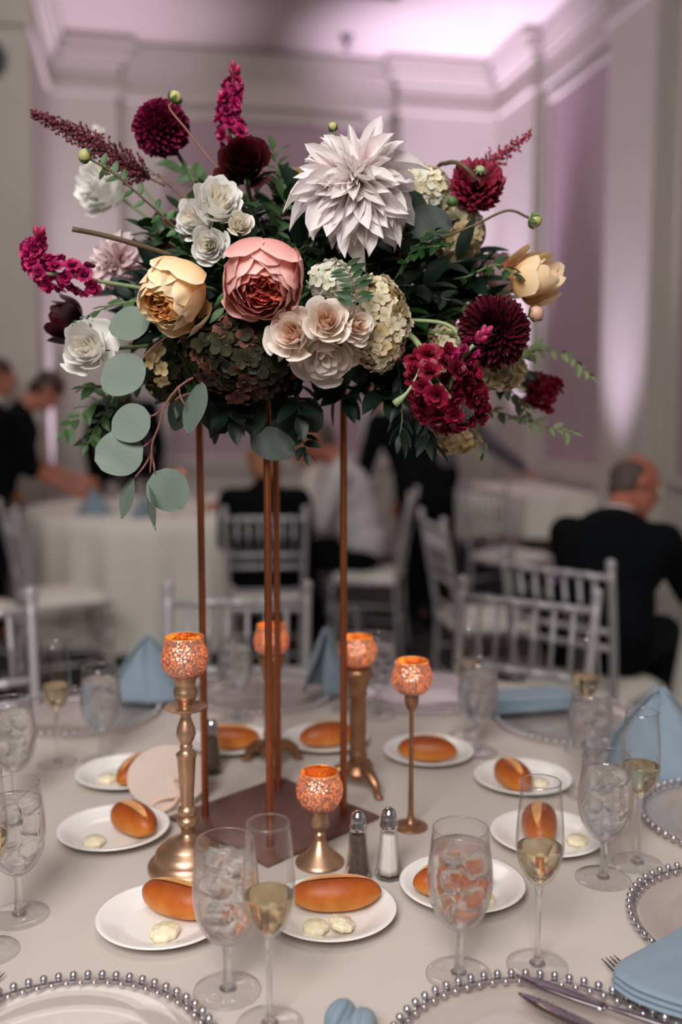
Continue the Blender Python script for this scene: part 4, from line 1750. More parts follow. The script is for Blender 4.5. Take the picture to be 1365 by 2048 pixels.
    capsule(c, up(-.055, 0, jz), up(.055, 0, jz), jr*g, jr*g)
    capsule(c, up(-.055, 0, .06), up(.055, 0, .06), .136*g, .136*g)
    capsule(c, up(-.04, 0, .17), up(.04, 0, .17), .128*g, .128*g)
    if pose == 'stand':
        capsule(c, up(-.05, 0, -.11), up(.05, 0, -.11), .130*g, .130*g)
    capsule(c, sh[0] + R @ Vector((.02, 0, -.005)), sh[1] + R @ Vector((-.02, 0, -.005)), .075, .075)
    capsule(c, nb + R @ Vector((0, 0, -.06)), nb + R @ Vector((0, -.005, .0)), .10, .066)
    for i in (0, 1):
        capsule(c, sh[i], el[i], .072, .058)
        if sleeve == 'long':
            capsule(c, el[i], el[i].lerp(wr[i], .93), .056, .042)
        else:
            pass
    if dress:
        for i in (0, 1):
            capsule(c, hips[i], knees[i], .100, .085)
            capsule(c, knees[i], knees[i].lerp(ank[i], .55), .085, .10)
        capsule(c, knees[0], knees[1], .085, .085)
    fuse('dress' if dress else 'jacket', c, M[top], t, .012, 5)
    if not dress:
        c = MB()
        tr_ = .104 if pose == 'sit' else .124
        capsule(c, hips[0], hips[1], tr_*g, tr_*g)
        capsule(c, up(-.05, 0, .05), up(.05, 0, .05), .126*g, .126*g)
        capsule(c, up(-.05, 0, .0), up(.05, 0, .0), tr_*g, tr_*g)
        for i in (0, 1):
            capsule(c, hips[i], knees[i], (.100 if pose == 'stand' else .098)*g, .074)
            capsule(c, knees[i], ank[i], .072, .056)
        fuse('trousers', c, M[bottom], t, .013, 5)
    for i in (0, 1):
        c = MB()
        capsule(c, ank[i] + Vector((0, -.02, -.038)), ank[i] + Vector((0, .15, -.050)), .045, .036)
        capsule(c, ank[i], ank[i] + Vector((0, .05, -.035)), .045, .042)
        fuse('shoe', c, M['shoe'], t, .010, 3)
    if collar:
        cm = MB()
        q = R.to_quaternion()
        prof = [(.070, -.03), (.074, .0), (.066, .022), (.062, .022), (.066, -.03)]
        cm.lathe(prof, 24, closed=True)
        cm.build('collar', M[collar], t, Matrix.Translation(nb + R @ Vector((0, 0, .015))) @ q.to_matrix().to_4x4())
    return t


fwd_arms = (((-.05, .18, -.22), (.02, .42, -.26)), ((.05, .18, -.22), (-.02, .42, -.26)))
person('man in a dark suit seated with his back turned and head turned aside', (.89, 3.42, 0), -.62, 'sit', .46, 0, .95, fwd_arms, head_yaw=-.75, head_pitch=.15, torso=.90, tuck=True,
       hair='hair_grey', skin='skin_ruddy', bald=True, collar='shirt_white', girth=1.22)
person('woman with auburn hair in black, seated with her back turned', (-.385, 4.94, 0), .05, 'sit', .42, 0, .93, (((-.03, .10, -.25), (.03, .24, -.27)), ((.03, .10, -.25), (-.03, .24, -.27))), head_yaw=.3, head_pitch=.25, torso=.92, tuck=True,
       top='black_top', hair='hair_auburn', long_hair=True)
person('man in a pale grey shirt seated sideways at the guests\' table', (.15, 5.62, 0), 1.40, 'sit', .34, 0, 1.0, (((-.03, .10, -.25), (.03, .24, -.27)), ((.03, .10, -.25), (-.03, .24, -.27))), head_pitch=.25, tuck=True, top='shirt_pale', hair='hair_grey', skin='skin_ruddy', bald=True)
person('woman in an ivory lace dress seated beside the woman in black', (-.06, 6.25, 0), 1.42, 'sit', .22, 0, .92, (((-.08, .05, -.26), (.0, .31, -.140)), ((.08, .05, -.26), (.0, .31, -.140))), head_pitch=.35, torso=.95, tuck=True, top='lace', hair='hair_auburn', dress=True, skin='skin_ruddy', sleeve='short')
person('man in a black suit leaning down beside the guests\' table', (.51, 6.16, 0), .80, 'stand', .52, 0, .98,
       (((-.06, .05, -.27), (-.02, .15, -.50)), ((.06, .05, -.27), (.02, .15, -.50))), head_pitch=-.1, skin='skin_ruddy', hair='hair_grey', collar='shirt_white', bald=True)
person('man in a grey jacket standing with one arm stretched out', (.63, 6.98, 0), -.75, 'stand', .10, .05, 1.02,
       (((-.06, -.02, -.28), (-.03, .12, -.48)), ((.13, .16, -.24), (.24, .42, -.42))), top='suit_grey', hair='hair_grey', collar='shirt_white')
person('person in a black short sleeved top bending over the guests\' table', (-2.07, 5.84, 0), -1.15, 'stand', .42, 0, .98,
       (((-.05, .10, -.26), (.05, .34, -.36)), ((.04, .04, -.28), (-.04, .30, -.42))), head_pitch=.45, top='black_top', hair='hair_brown', sleeve='short')
person('man in a black suit at the left of the bending person, half out of view', (-2.34, 6.62, 0), -1.2, 'stand', .06, 0, .98, head_pitch=.1, hair='hair_brown', collar='shirt_white')
person('person in black standing beyond the guests\' table, head behind the flowers', (-1.62, 7.45, 0), PI+.2, 'stand', .10, 0, 1.0, head_pitch=.3, top='black_top', hair='hair_brown')
# ------------------------------------------------------------------ flower arrangement
FC = Vector((SCX, SCY, 1.545))         # middle of the floral foam
VIEW = Vector((0, -1, 0))

M['foam'] = mat('green_floral_foam', '#1f2f22', .95, noise=(80, .2), bump=(200, .4))
M['stem_green'] = mat('green_stem', '#5e7345', .55, noise=(20, .15))
M['stem_pale'] = mat('pale_green_stem', '#8f9d6f', .55, noise=(20, .12))
M['stem_brown'] = mat('brown_stem', '#5d4a36', .65, noise=(25, .2))
M['stem_red'] = mat('reddish_stem', '#7d5147', .6, noise=(25, .15))
M['sepal'] = mat('green_sepal', '#4f6b36', .55, noise=(25, .15))
M['bud'] = mat('green_bud', '#a9a66a', .5, noise=(25, .12))
M['bud_pink'] = mat('pinkish_bud', '#b98f7c', .5, noise=(25, .2))

P_ = {}
P_['pink_out'] = petal_mat('rose_pink_petal', [(0, '#d55f5c'), (.4, '#e58d88'), (.75, '#f0b2aa'), (1, '#f6cac3')], veins=.15)
P_['pink_mid'] = petal_mat('rose_salmon_petal', [(0, '#c84a46'), (.5, '#e0766e'), (1, '#eda69c')], veins=.15)
P_['pink_in'] = petal_mat('rose_coral_petal', [(0, '#b01d1a'), (.5, '#d23e38'), (1, '#e8806c')], veins=.2, trans=.4)
P_['cafe_out'] = petal_mat('dahlia_blush_petal', [(0, '#c87884'), (.18, '#e4c0c4'), (.5, '#f1e6e7'), (1, '#f8f1f0')], veins=.5, trans=.35)
P_['cafe_in'] = petal_mat('dahlia_cream_petal', [(0, '#dc9a58'), (.14, '#f0d6cc'), (.5, '#f8efec'), (1, '#fbf6f4')], veins=.5, trans=.35)
P_['dahlia_eye'] = petal_mat('dahlia_orange_eye', [(0, '#b56a20'), (1, '#e3a24c')])
P_['peach_out'] = petal_mat('peach_outer_petal', [(0, '#e09a4c'), (.4, '#f0bf80'), (.8, '#f5d7aa'), (1, '#f5dfc0')], veins=.15)
P_['peach_in'] = petal_mat('apricot_petal', [(0, '#a8571c'), (.5, '#cc8138'), (1, '#e6ae68')], veins=.2)
P_['peach_mid'] = petal_mat('peach_mid_petal', [(0, '#c4742a'), (.5, '#e6a050'), (1, '#f2c482')], veins=.2)
P_['white_out'] = petal_mat('white_petal', [(0, '#dcd8c4'), (.4, '#f0ede6'), (1, '#f6f4f0')])
P_['white_in'] = petal_mat('ivory_petal', [(0, '#d6c8a0'), (.5, '#eee4d2'), (1, '#f4efe6')])
P_['blush_out'] = petal_mat('blush_petal', [(0, '#eccdb2'), (.5, '#f8e8da'), (1, '#fcf2ea')])
P_['blush_in'] = petal_mat('blush_heart_petal', [(0, '#c57d52'), (.5, '#dfae8e'), (1, '#ecd0bb')])
P_['maroon'] = petal_mat('maroon_dahlia_petal', [(0, '#2e0414'), (.5, '#651030'), (1, '#8c1e4a')], rough=.45, trans=.15)
P_['wine'] = petal_mat('dark_wine_petal', [(0, '#140205'), (.6, '#28050b'), (1, '#420a15')], rough=.5, trans=.1)
P_['oxblood'] = petal_mat('oxblood_dahlia_petal', [(0, '#1c0208'), (.6, '#390a16'), (1, '#55101f')], rough=.45, trans=.12)
P_['crimson'] = petal_mat('crimson_dahlia_petal', [(0, '#4a0916'), (.6, '#7a1830'), (1, '#9a2a44')], rough=.5, trans=.15)
P_['stock'] = petal_mat('magenta_stock_petal', [(0, '#620836'), (.5, '#981650'), (1, '#bc2a68')], rough=.4, trans=.2, var=.25)
P_['stock_deep'] = petal_mat('deep_crimson_stock_petal', [(0, '#38040f'), (.5, '#660c24'), (1, '#8c1834')], rough=.4, trans=.2, var=.3)
P_['stock_bud'] = petal_mat('magenta_bud', [(0, '#5d3a38'), (.5, '#99204a'), (1, '#c04570')], rough=.4, trans=.1)
P_['hyd'] = petal_mat('cream_hydrangea_petal', [(0, '#a9a36f'), (.35, '#d6c9a8'), (1, '#e2d6bf')], var=.16)
P_['hyd_tan'] = petal_mat('tan_hydrangea_petal', [(0, '#8f7a48'), (.4, '#c4a878'), (1, '#d8c09a')], var=.2)
P_['hyd_green'] = petal_mat('white_green_hydrangea_petal', [(0, '#a4ad78'), (.4, '#d8d8c4'), (1, '#e6e2d8')], var=.12)
P_['antique'] = petal_mat('shaded_antique_hydrangea_petal', [(0, '#161a0a'), (.5, '#252814'), (1, '#382f1e')], trans=.15, var=.4)  # antique green taken darker, shade under the bouquet put into the petal colour
P_['antique_rust'] = petal_mat('rust_hydrangea_petal', [(0, '#33201a'), (.5, '#54302a'), (1, '#75483c')], trans=.15, var=.35)
P_['pale_pink'] = petal_mat('pale_pink_petal', [(0, '#c9979d'), (.4, '#dfc3c6'), (1, '#e8d6d6')])
P_['coral'] = petal_mat('coral_petal', [(0, '#8e2f33'), (1, '#c46a68')])
P_['astilbe'] = petal_mat('dusky_astilbe', [(0, '#55212d'), (1, '#7d3a46')], var=.2, trans=.1)
P_['astilbe_red'] = petal_mat('crimson_astilbe', [(0, '#7a1530'), (1, '#a82845')], var=.2, trans=.1)

G_ = {}
G_['dark'] = leaf_mat('dark_glossy_leaf', '#17350f', '#21401c', .40, .4, '#2d5133')
G_['deep'] = leaf_mat('deep_green_leaf', '#0b1a0f', '#13251a', .45, .35, '#22402a')
G_['mid'] = leaf_mat('mid_green_leaf', '#26421f', '#3c5a32', .4, .45, '#54743f')
G_['olive'] = leaf_mat('olive_green_leaf', '#475533', '#6a7650', .45, .4, '#5f6c45')
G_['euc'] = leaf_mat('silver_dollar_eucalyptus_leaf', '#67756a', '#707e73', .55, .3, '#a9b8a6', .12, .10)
G_['euc_dark_shaded'] = leaf_mat('dark_shaded_eucalyptus_leaf', '#1d261f', '#28322a', .55, .3, '#5c6a58', .1, .15)  # darker eucalyptus; the shade before the copper rods is put into the colour

# floral foam on the stand
fo = MB()
fo.ellipsoid((0, 0, 0), (.085, .085, .062), 24, 14)
tag(fo.build('floral_foam', M['foam'], loc=FC + Vector((0, 0, -.0))), 'dark green floral foam ball on the copper stand, buried in foliage', 'floral foam')


def to_local(root_m, p):
    return root_m.inverted() @ Vector(p)


def stem_child(root, a, b, r, m, bend=None, name='stem', seg=8, n=12):
    """tube from a to b in world space, as a child of root"""
    W = Matrix.LocRotScale(root.location, root.rotation_quaternion if root.rotation_mode == 'QUATERNION' else root.rotation_euler.to_quaternion(), root.scale)
    a, b = Vector(a), Vector(b)
    mid = (a+b)/2 + (Vector(bend) if bend is not None else Vector((0, 0, .01)))
    path = [to_local(W, q) for q in spline([a, mid, b], n)]
    return MB().tube(path, [r]*(n+1), seg).build(name, m, root)


def bloom_root(name, label, cat, pos, axis, group=None):
    return thing(name, label, cat, pos, Vector(axis).normalized().to_track_quat('Z', 'Y'), group)


def bez(p0, p1, p2, p3, t):
    s = 1-t
    return (p0[0]*s**3 + 3*p1[0]*s*s*t + 3*p2[0]*s*t*t + p3[0]*t**3, p0[1]*s**3 + 3*p1[1]*s*s*t + 3*p2[1]*s*t*t + p3[1]*t**3)


def sepals(root, R, z0, n=5, ln=.9):
    for k in range(n):
        a = k*2*math.pi/n + .3
        mb = MB()

        def fn(u, v):
            w = .16*R*math.sin(math.pi*min(1, .18+v*.82))**.8
            r_ = .1*R + v*ln*R*.55
            return Vector((r_*math.cos(a) - u*w*math.sin(a), r_*math.sin(a) + u*w*math.cos(a), z0 + .10*R*v*v*2 - .02*R))
        mb.grid(fn, 2, 5)
        mb.build('sepal', M['sepal'], root)
    MB().ellipsoid((0, 0, z0-.05*R), (.16*R, .16*R, .17*R), 12, 8).build('calyx', M['sepal'], root)


OBST = []          # the room each bloom takes up, so that leaves grow round it


def room_for(pos, axis, radii):
    q = Vector(axis).normalized().to_track_quat('Z', 'Y').to_matrix().transposed()
    OBST.append((Vector(pos), q, radii))


RODS = [Vector((SCX + .111*math.cos(math.radians(.5) + k*math.pi/2), SCY + .111*math.sin(math.radians(.5) + k*math.pi/2), 0)) for k in range(4)]


def blocked(p, pad=0.0):
    n_ = 0
    for c, q, r_ in OBST:
        d = p - c
        if abs(d.x) > .12 or abs(d.y) > .12 or abs(d.z) > .12:
            continue
        d = q @ d
        if (d.x/(r_[0]+pad))**2 + (d.y/(r_[1]+pad))**2 + (d.z/(r_[2]+pad))**2 < 1:
            n_ += 1
    if p.z < 1.515:
        for c in RODS:
            if (p.x-c.x)**2 + (p.y-c.y)**2 < (.015+pad)**2:
                n_ += 1
        if p.z > 1.455 and abs(p.x-SCX) + abs(p.y-SCY) < .122 and p.z < 1.490:      # the stand's top plate and rails
            n_ += 1
    return n_


def rose(label, pos, axis, R, cols, n=36, H=None, style='cup', seed=0, stem=True, nu=8, nv=8, name='garden_rose', cat='rose', loose=0.0, ruffle=.04, inner_n=0, stem_to=None):
    """petals spiral out; each is a patch of a cup: radius and height follow a curve, edges tuck behind neighbours"""
    rng = random.Random(seed)
    H = H or R*1.15
    t = bloom_root(name, label, cat, pos, axis)
    room_for(pos, axis, (R*.93, R*.93, H*.5))
    pcol, mcol, icol = cols
    for i in range(n):
        f = (i+.5)/n
        rl = R*(.07 + .93*f**.92)
        if style == 'cup':
            zl = H*(.50 + .5*min(1, f/.72)**1.1) if f < .72 else H*(1.0 - (f-.72)*.95)
            bulge, lipr = 1.10, (.84 if f < .8 else .84 + (f-.8)*1.1)
        elif style == 'globe':      # petals close over the heart like a bowl
            zl = H*(.86 + .14*min(1, f/.6)) if f < .75 else H*(1.0 - .55*(f-.75))
            bulge, lipr = 1.16, (.50 + .32*f if f < .90 else .90)
            rl = R*(.10 + .80*f**.8)
        elif style == 'open':
            zl = H*(1.0 - .12*f - .62*max(0, f-.4)**1.1)
            bulge, lipr = .98, 1.0 + .10*f
        else:   # 'spiral', high centred
            zl = H*(1.0 - .75*max(0, f-.22)**1.1)
            bulge, lipr = .88, .92 + .25*f
        phi = i*2.39996 + rng.uniform(-.2, .2)
        W = (1.5 - .62*f)*rng.uniform(.9, 1.12)
        if i >= n - 6 and loose:
            rl *= 1 + loose*rng.uniform(0, 1)
            zl -= H*loose*rng.uniform(0, 1)
        z0 = -.02*H*f
        p0, p1, p2, p3 = (.04*R, z0), (rl*bulge*1.02, z0 - .02*H), (rl*bulge, zl*.62), (rl*lipr, zl)
        w1, w2, w3 = rng.uniform(0, 6), rng.uniform(0, 6), rng.uniform(.7, 1.3)
        tuck = .07*(1 if i % 2 else -1)

        def fn(u, v):
            vv = v*(1 - .17*u**4 - .05*u*u + .03*math.exp(-(u/.25)**2)*v)
            r_, z = bez(p0, p1, p2, p3, vv)
            a = phi + u*W*(.30 + .70*vv**.55)*.62
            rf = ruffle*R*w3*math.sin(3.1*u + w1)*v*v + ruffle*.5*R*math.sin(7*u + w2)*v**4
            r_ = r_*(1 + tuck*u) + rf*.5
            curl = .05*R*max(0, v-.82)/.18*(.3 + f) if style not in ('cup', 'globe') or f > .86 else .02*R*max(0, v-.85)/.15
            return Vector(((r_+curl)*math.cos(a), (r_+curl)*math.sin(a), z - H*.5 + rf*.6 - curl*.35))
        m_ = icol if f < .34 else mcol if f < .58 else pcol
        mb = MB().grid(fn, nu, nv)
        mb.build('petal', P_[m_], t)
    for k in range(inner_n):                    # folded petals that quarter the heart
        phi = k*2*math.pi/inner_n + rng.uniform(-.3, .3)
        rr = R*rng.uniform(.06, .38)
        hh = H*rng.uniform(.40, .56) if style != 'globe' else H*rng.uniform(.76, 1.0)
        ww = R*rng.uniform(.12, .2)
        tw = rng.uniform(-.9, .9)

        def fn(u, v):
            c = Vector((rr*math.cos(phi), rr*math.sin(phi), 0))
            d = Vector((math.cos(phi+tw), math.sin(phi+tw), 0))
            e = Vector((-d.y, d.x, 0))
            q = c + d*u*ww*(.5+.5*v) + e*(.35*ww*u*u - .1*ww + .12*R*v*math.sin(2*u+phi))
            return Vector((q.x, q.y, hh*v*(1-.12*u*u) - H*.5))
        MB().grid(fn, 6, 5).build('heart_petal', P_[icol], t)
    if stem:
        sepals(t, R, -H*.52)
        A = Vector(axis).normalized()
        tgt = FC + (Vector(pos)-FC).normalized()*.05 if stem_to is None else stem_to
        stem_child(t, Vector(pos) - A*H*.55, tgt, .0026, M['stem_green'], bend=-A*.02)
    return t


PETAL = {}


def dahlia_petal(key, m, w=.36, fold=.35, curve=.25, point=1.0, twist=0.0, nu=6, nv=8):
    k = (key, m)
    if k not in PETAL:
        def fn(u, v):
            sh = .32 + .68*math.sin(math.pi/2*min(1, v/.58))**1.3 if v < .58 else math.cos(math.pi/2*(v-.58)/.42)**.62 if v < .999 else 0.0
            half = w/2*sh
            x = u*half
            y = fold*abs(u)**1.6*half*1.5 - curve*v*v*.5 + .05*math.sin(9*v+u)*w*v
            a = twist*v
            return Vector((x*math.cos(a) - y*math.sin(a)*0, y + x*math.sin(a)*.5, v))
        PETAL[k] = MB().grid(fn, nu, nv).mesh('petal', P_[m])
    return PETAL[k]


def dahlia(label, pos, axis, R, cols, n=110, th_max=1.75, core=.22, w=.36, fold=.4, curve=.2, seed=0, name='dahlia', droop=0.0, stem=True, back=False, lenr=(.42, 1.0), stem_path=None, eye=True, jitter=.08, flat=1.0, wild=0.0):
    """petals set in a sunflower spiral on a small dome, longer towards the rim"""
    rng = random.Random(seed)
    t = bloom_root(name, label, 'dahlia', pos, axis)
    room_for(pos, axis, (R*.9, R*.9, R*.75))
    W = t.rotation_quaternion.to_matrix()
    down = W.transposed() @ Vector((0, 0, -1))
    out_m, in_m = cols
    var = [(.1, .02), (.55, .10), (-.5, -.12), (.25, .16)]
    for i in range(n):
        f = ((i+.5)/n)**.62
        th = th_max*f + rng.uniform(-jitter, jitter)
        ph = i*2.39996 + rng.uniform(-jitter, jitter)
        d = Vector((math.sin(th)*math.cos(ph), math.sin(th)*math.sin(ph), math.cos(th)))
        base = Vector((d.x, d.y, d.z*flat))*core*R*.9
        dd = (d + down*droop*f).normalized()
        ln = R*(lenr[0] + (lenr[1]-lenr[0])*min(1, f*1.25))*(1-core*.85)*rng.uniform(.9 - .14*wild, 1.1 + .10*wild)
        vi = rng.randrange(4)
        me = dahlia_petal((w, fold, curve, vi), out_m if f > .45 else in_m, w*(1+.12*(vi-1.5)/1.5), fold, curve + var[vi][1]*2, 1.0, var[vi][0])
        nrm = Vector((0, 0, 1)) - d*d.z
        nrm = nrm if nrm.length > .05 else Vector((math.cos(ph), math.sin(ph), 0))*-1
        nrm.rotate(Quaternion(dd, rng.uniform(-.25, .25)*(1 + 1.8*wild)))
        wx = 1 + wild*rng.uniform(-.28, .22)
        wid = ln*(.75 + .35*f) if f < .4 else ln
        put('petal', me, t, frame(dd, nrm, base, (ln*wx, ln*(1 + wild*rng.uniform(-.6, 1.1)), ln)))
    MB().ellipsoid((0, 0, -.02*R), (core*R*.95, core*R*.95, core*R*.9), 14, 10).build('flower_base', P_[in_m], t)
    if eye:
        for k in range(14):
            a = k*2.4
            r_ = .012*R*math.sqrt(k)*2.2
            MB().tube([(r_*math.cos(a), r_*math.sin(a), core*R*.7), (r_*1.6*math.cos(a), r_*1.6*math.sin(a), core*R*1.0 + .10*R)], [.014*R, .006*R], 5).build('floret', P_['dahlia_eye'] if eye is True else P_[in_m], t)
    A = Vector(axis).normalized()
    back_p = Vector(pos) - A*R*.38
    if back:
        for k in range(8):
            a = k*math.pi/4
            d = Vector((math.cos(a), math.sin(a), 0))
            MB().grid(lambda u, v: d*(v*.26*R) + Vector((-d.y, d.x, 0))*u*.06*R*math.sin(math.pi*min(1, .25+.75*v)) + Vector((0, 0, -core*R*1.0 - .20*R + .10*R*v)), 2, 4).build('bract', M['sepal'], t)
        MB().ellipsoid((0, 0, -core*R - .17*R), (.17*R, .17*R, .10*R), 14, 8).build('calyx', M['stem_pale'], t)
    else:
        MB().ellipsoid((0, 0, -core*R*.8), (.2*R, .2*R, .16*R), 12, 8).build('calyx', M['sepal'], t)
    if stem:
        if stem_path:
            q = Matrix.LocRotScale(t.location, t.rotation_quaternion, None)
            pts = [to_local(q, p) for p in spline(stem_path, 22)]
            MB().tube(pts, .0032, 8).build('stem', M['stem_brown'], t)
        else:
            stem_child(t, back_p, FC + (Vector(pos)-FC).normalized()*.05, .003, M['stem_green'], bend=-A*.02)
    return t


# ---- florets for hydrangeas and stock
def floret_mesh(key, m, npet=4, cup=.25, wide=.95):
    k = ('floret', key, m)
    if k not in PETAL:
        mb = MB()
        rng = random.Random(hash(key) % 1000 if not isinstance(key, int) else key)
        for j in range(npet):
            a = 2*math.pi*j/npet + rng.uniform(-.15, .15)
            ca, sa = math.cos(a), math.sin(a)
            s = rng.uniform(.85, 1.12)

            def fn(u, v):
                hw = wide*.5*math.sin(math.pi*min(1, .10 + .78*v))**.7
                x, y = v*s, u*hw*s
                z = cup*v*v*.5 + .12*u*u*v - .10*v**4 + .05*math.sin(4*u+j)
                return Vector((ca*x - sa*y, sa*x + ca*y, z))
            mb.grid(fn, 3, 4)
        PETAL[k] = mb.mesh('floret', P_[m])
    return PETAL[k]


def hydrangea(label, pos, axis, radii, cols, n=110, fs=.0125, seed=0, stem=True, cone=0.0, th_max=2.1, name='hydrangea', core_m=None):
    rng = random.Random(seed)
    t = bloom_root(name, label, 'hydrangea', pos, axis)
    room_for(pos, axis, tuple(x+.004 for x in radii))
    MB().ellipsoid((0, 0, -.1*radii[2]), (radii[0]*.72, radii[1]*.72, radii[2]*.74), 16, 10).build('flower_head', core_m or P_[cols[-1]], t)
    for i in range(n):
        ct = 1 - (1-math.cos(th_max))*(i+.5)/n
        th = math.acos(max(-1, min(1, ct)))
        ph = i*2.39996 + rng.uniform(-.2, .2)
        d = Vector((math.sin(th)*math.cos(ph), math.sin(th)*math.sin(ph), math.cos(th)))
        k = rng.uniform(.86, 1.08)
        taper = 1 - cone*max(0, d.z)
        p = Vector((d.x*radii[0]*taper, d.y*radii[1]*taper, d.z*radii[2]))*k
        nn = Vector((d.x/radii[0], d.y/radii[1], d.z/radii[2])).normalized()
        nn = (nn + Vector([rng.uniform(-.35, .35) for _ in range(3)])).normalized()
        m_ = cols[min(len(cols)-1, int(rng.random()*len(cols)))]
        me = floret_mesh(rng.randrange(4), m_)
        s = fs*rng.uniform(.8, 1.2)
        put('floret', me, t, frame(nn, Vector([rng.uniform(-1, 1) for _ in range(3)]), p, s))
    if stem:
        A = Vector(axis).normalized()
        stem_child(t, Vector(pos) - A*radii[2]*.6, FC + (Vector(pos)-FC).normalized()*.05, .0032, M['stem_green'])
    return t


def stock_mesh(key, m):
    k = ('stock', key, m)
    if k not in PETAL:
        mb = MB()
        rng = random.Random(key)
        for ring, (np_, tilt, ln) in enumerate(((5, .25, 1.0), (4, .9, .75), (3, 1.25, .5))):
            for j in range(np_):
                a = 2*math.pi*j/np_ + rng.uniform(-.3, .3) + ring
                ca, sa = math.cos(a), math.sin(a)
                ct, s_ = math.cos(tilt + rng.uniform(-.25, .25)), math.sin(tilt)
                w1 = rng.uniform(0, 6)

                def fn(u, v):
                    hw = .48*ln*math.sin(math.pi*min(1, .12 + .70*v))**.7
                    rr = v*ln
                    rf = .13*ln*math.sin(4*u + w1)*v
                    x, y, z = rr*ct - rf*s_, u*hw, rr*s_ + rf*ct
                    return Vector((ca*x - sa*y, sa*x + ca*y, z))
                mb.grid(fn, 3, 3)
        PETAL[k] = mb.mesh('floret', P_[m])
    return PETAL[k]


def stock(label, path, radius, n, m, fs=.017, seed=0, buds=5, stem_m='stem_pale', ends=(0.0, 1.0), stem_end=None, shape=None):
    """spike of ruffled florets along a path, buds at the tip"""
    rng = random.Random(seed)
    P = spline(path, 24)
    t = thing('stock_flower', label, 'stock flower', P[0])
    for k in range(0, 25, 4):
        room_for(P[k], (0, 0, 1), (radius+fs*.5,)*3)
    L0 = [p - P[0] for p in P]
    pts = L0
    if stem_end is not None:
        pts = [q - P[0] for q in spline([stem_end, (Vector(stem_end) + P[0])/2 + Vector((0, 0, .01)), P[0]], 10)][:-1] + L0
    MB().tube(pts, .0028, 8).build('stem', M[stem_m], t)
    for i in range(n):
        f = (i+.5)/n*(1 - .0)
        k = min(23, int(f*24))
        p = L0[k].lerp(L0[k+1], f*24-k)
        tg = (L0[k+1]-L0[k]).normalized()
        a = i*2.39996
        x = tg.orthogonal().normalized()
        y = tg.cross(x)
        d = x*math.cos(a) + y*math.sin(a)
        rr = radius*(shape(f) if shape else 1)*rng.uniform(.75, 1.1)
        nn = (d + tg*.35 + Vector([rng.uniform(-.3, .3) for _ in range(3)])).normalized()
        put('floret', stock_mesh(rng.randrange(4), m), t, frame(nn, tg, p + d*rr, fs*rng.uniform(.85, 1.2)))
    tip = L0[-1]
    tg = (L0[-1]-L0[-2]).normalized()
    for k in range(buds):
        a = k*2.4
        x = tg.orthogonal().normalized()
        d = x*math.cos(a) + tg.cross(x)*math.sin(a)
        c = tip + d*radius*.4 + tg*(.004+.002*k)
        b = MB()
        q = (tg + d*.5).normalized().to_track_quat('Z', 'Y')
        b.ellipsoid(c + tg*.006, (.0042, .0042, .0075), 10, 8, q)
        b.build('bud', P_['stock_bud'], t)
    return t


# ---- leaves
def leaf_mesh(key, m, kind='ovate'):
    k = ('leaf', key, m, kind)
    if k not in PETAL:
        rng = random.Random(key*7+3)
        bend = rng.uniform(.05, .3)
        fold = rng.uniform(.1, .35)
        if kind == 'ovate':
            wd, shp, nu, nv = .50, lambda v: math.sin(math.pi*v**.85)**.85 if 0 < v < 1 else 0, 4, 7
        elif kind == 'narrow':
            wd, shp, nu, nv = .34, lambda v: math.sin(math.pi*v**.9)**.9 if 0 < v < 1 else 0, 4, 7
        elif kind == 'broad':
            wd, shp, nu, nv = .58, lambda v: math.sin(math.pi*v**.75)**.75 if 0 < v < 1 else 0, 6, 8
        else:                        # round eucalyptus
            wd, shp, nu, nv = .96, lambda v: math.sqrt(max(0, 1-(2*v-1)**2))*(1 + .06*math.sin(5*v)), 8, 12
            bend, fold = rng.uniform(-.04, .10), rng.uniform(-.03, .08)

        def fn(u, v):
            hw = wd/2*shp(v)
            return Vector((u*hw, fold*abs(u)*hw - bend*v*v + .02*math.sin(6*v+2*u)*wd, v))
        PETAL[k] = MB().grid(fn, nu, nv).mesh('leaf', G_[m])
    return PETAL[k]


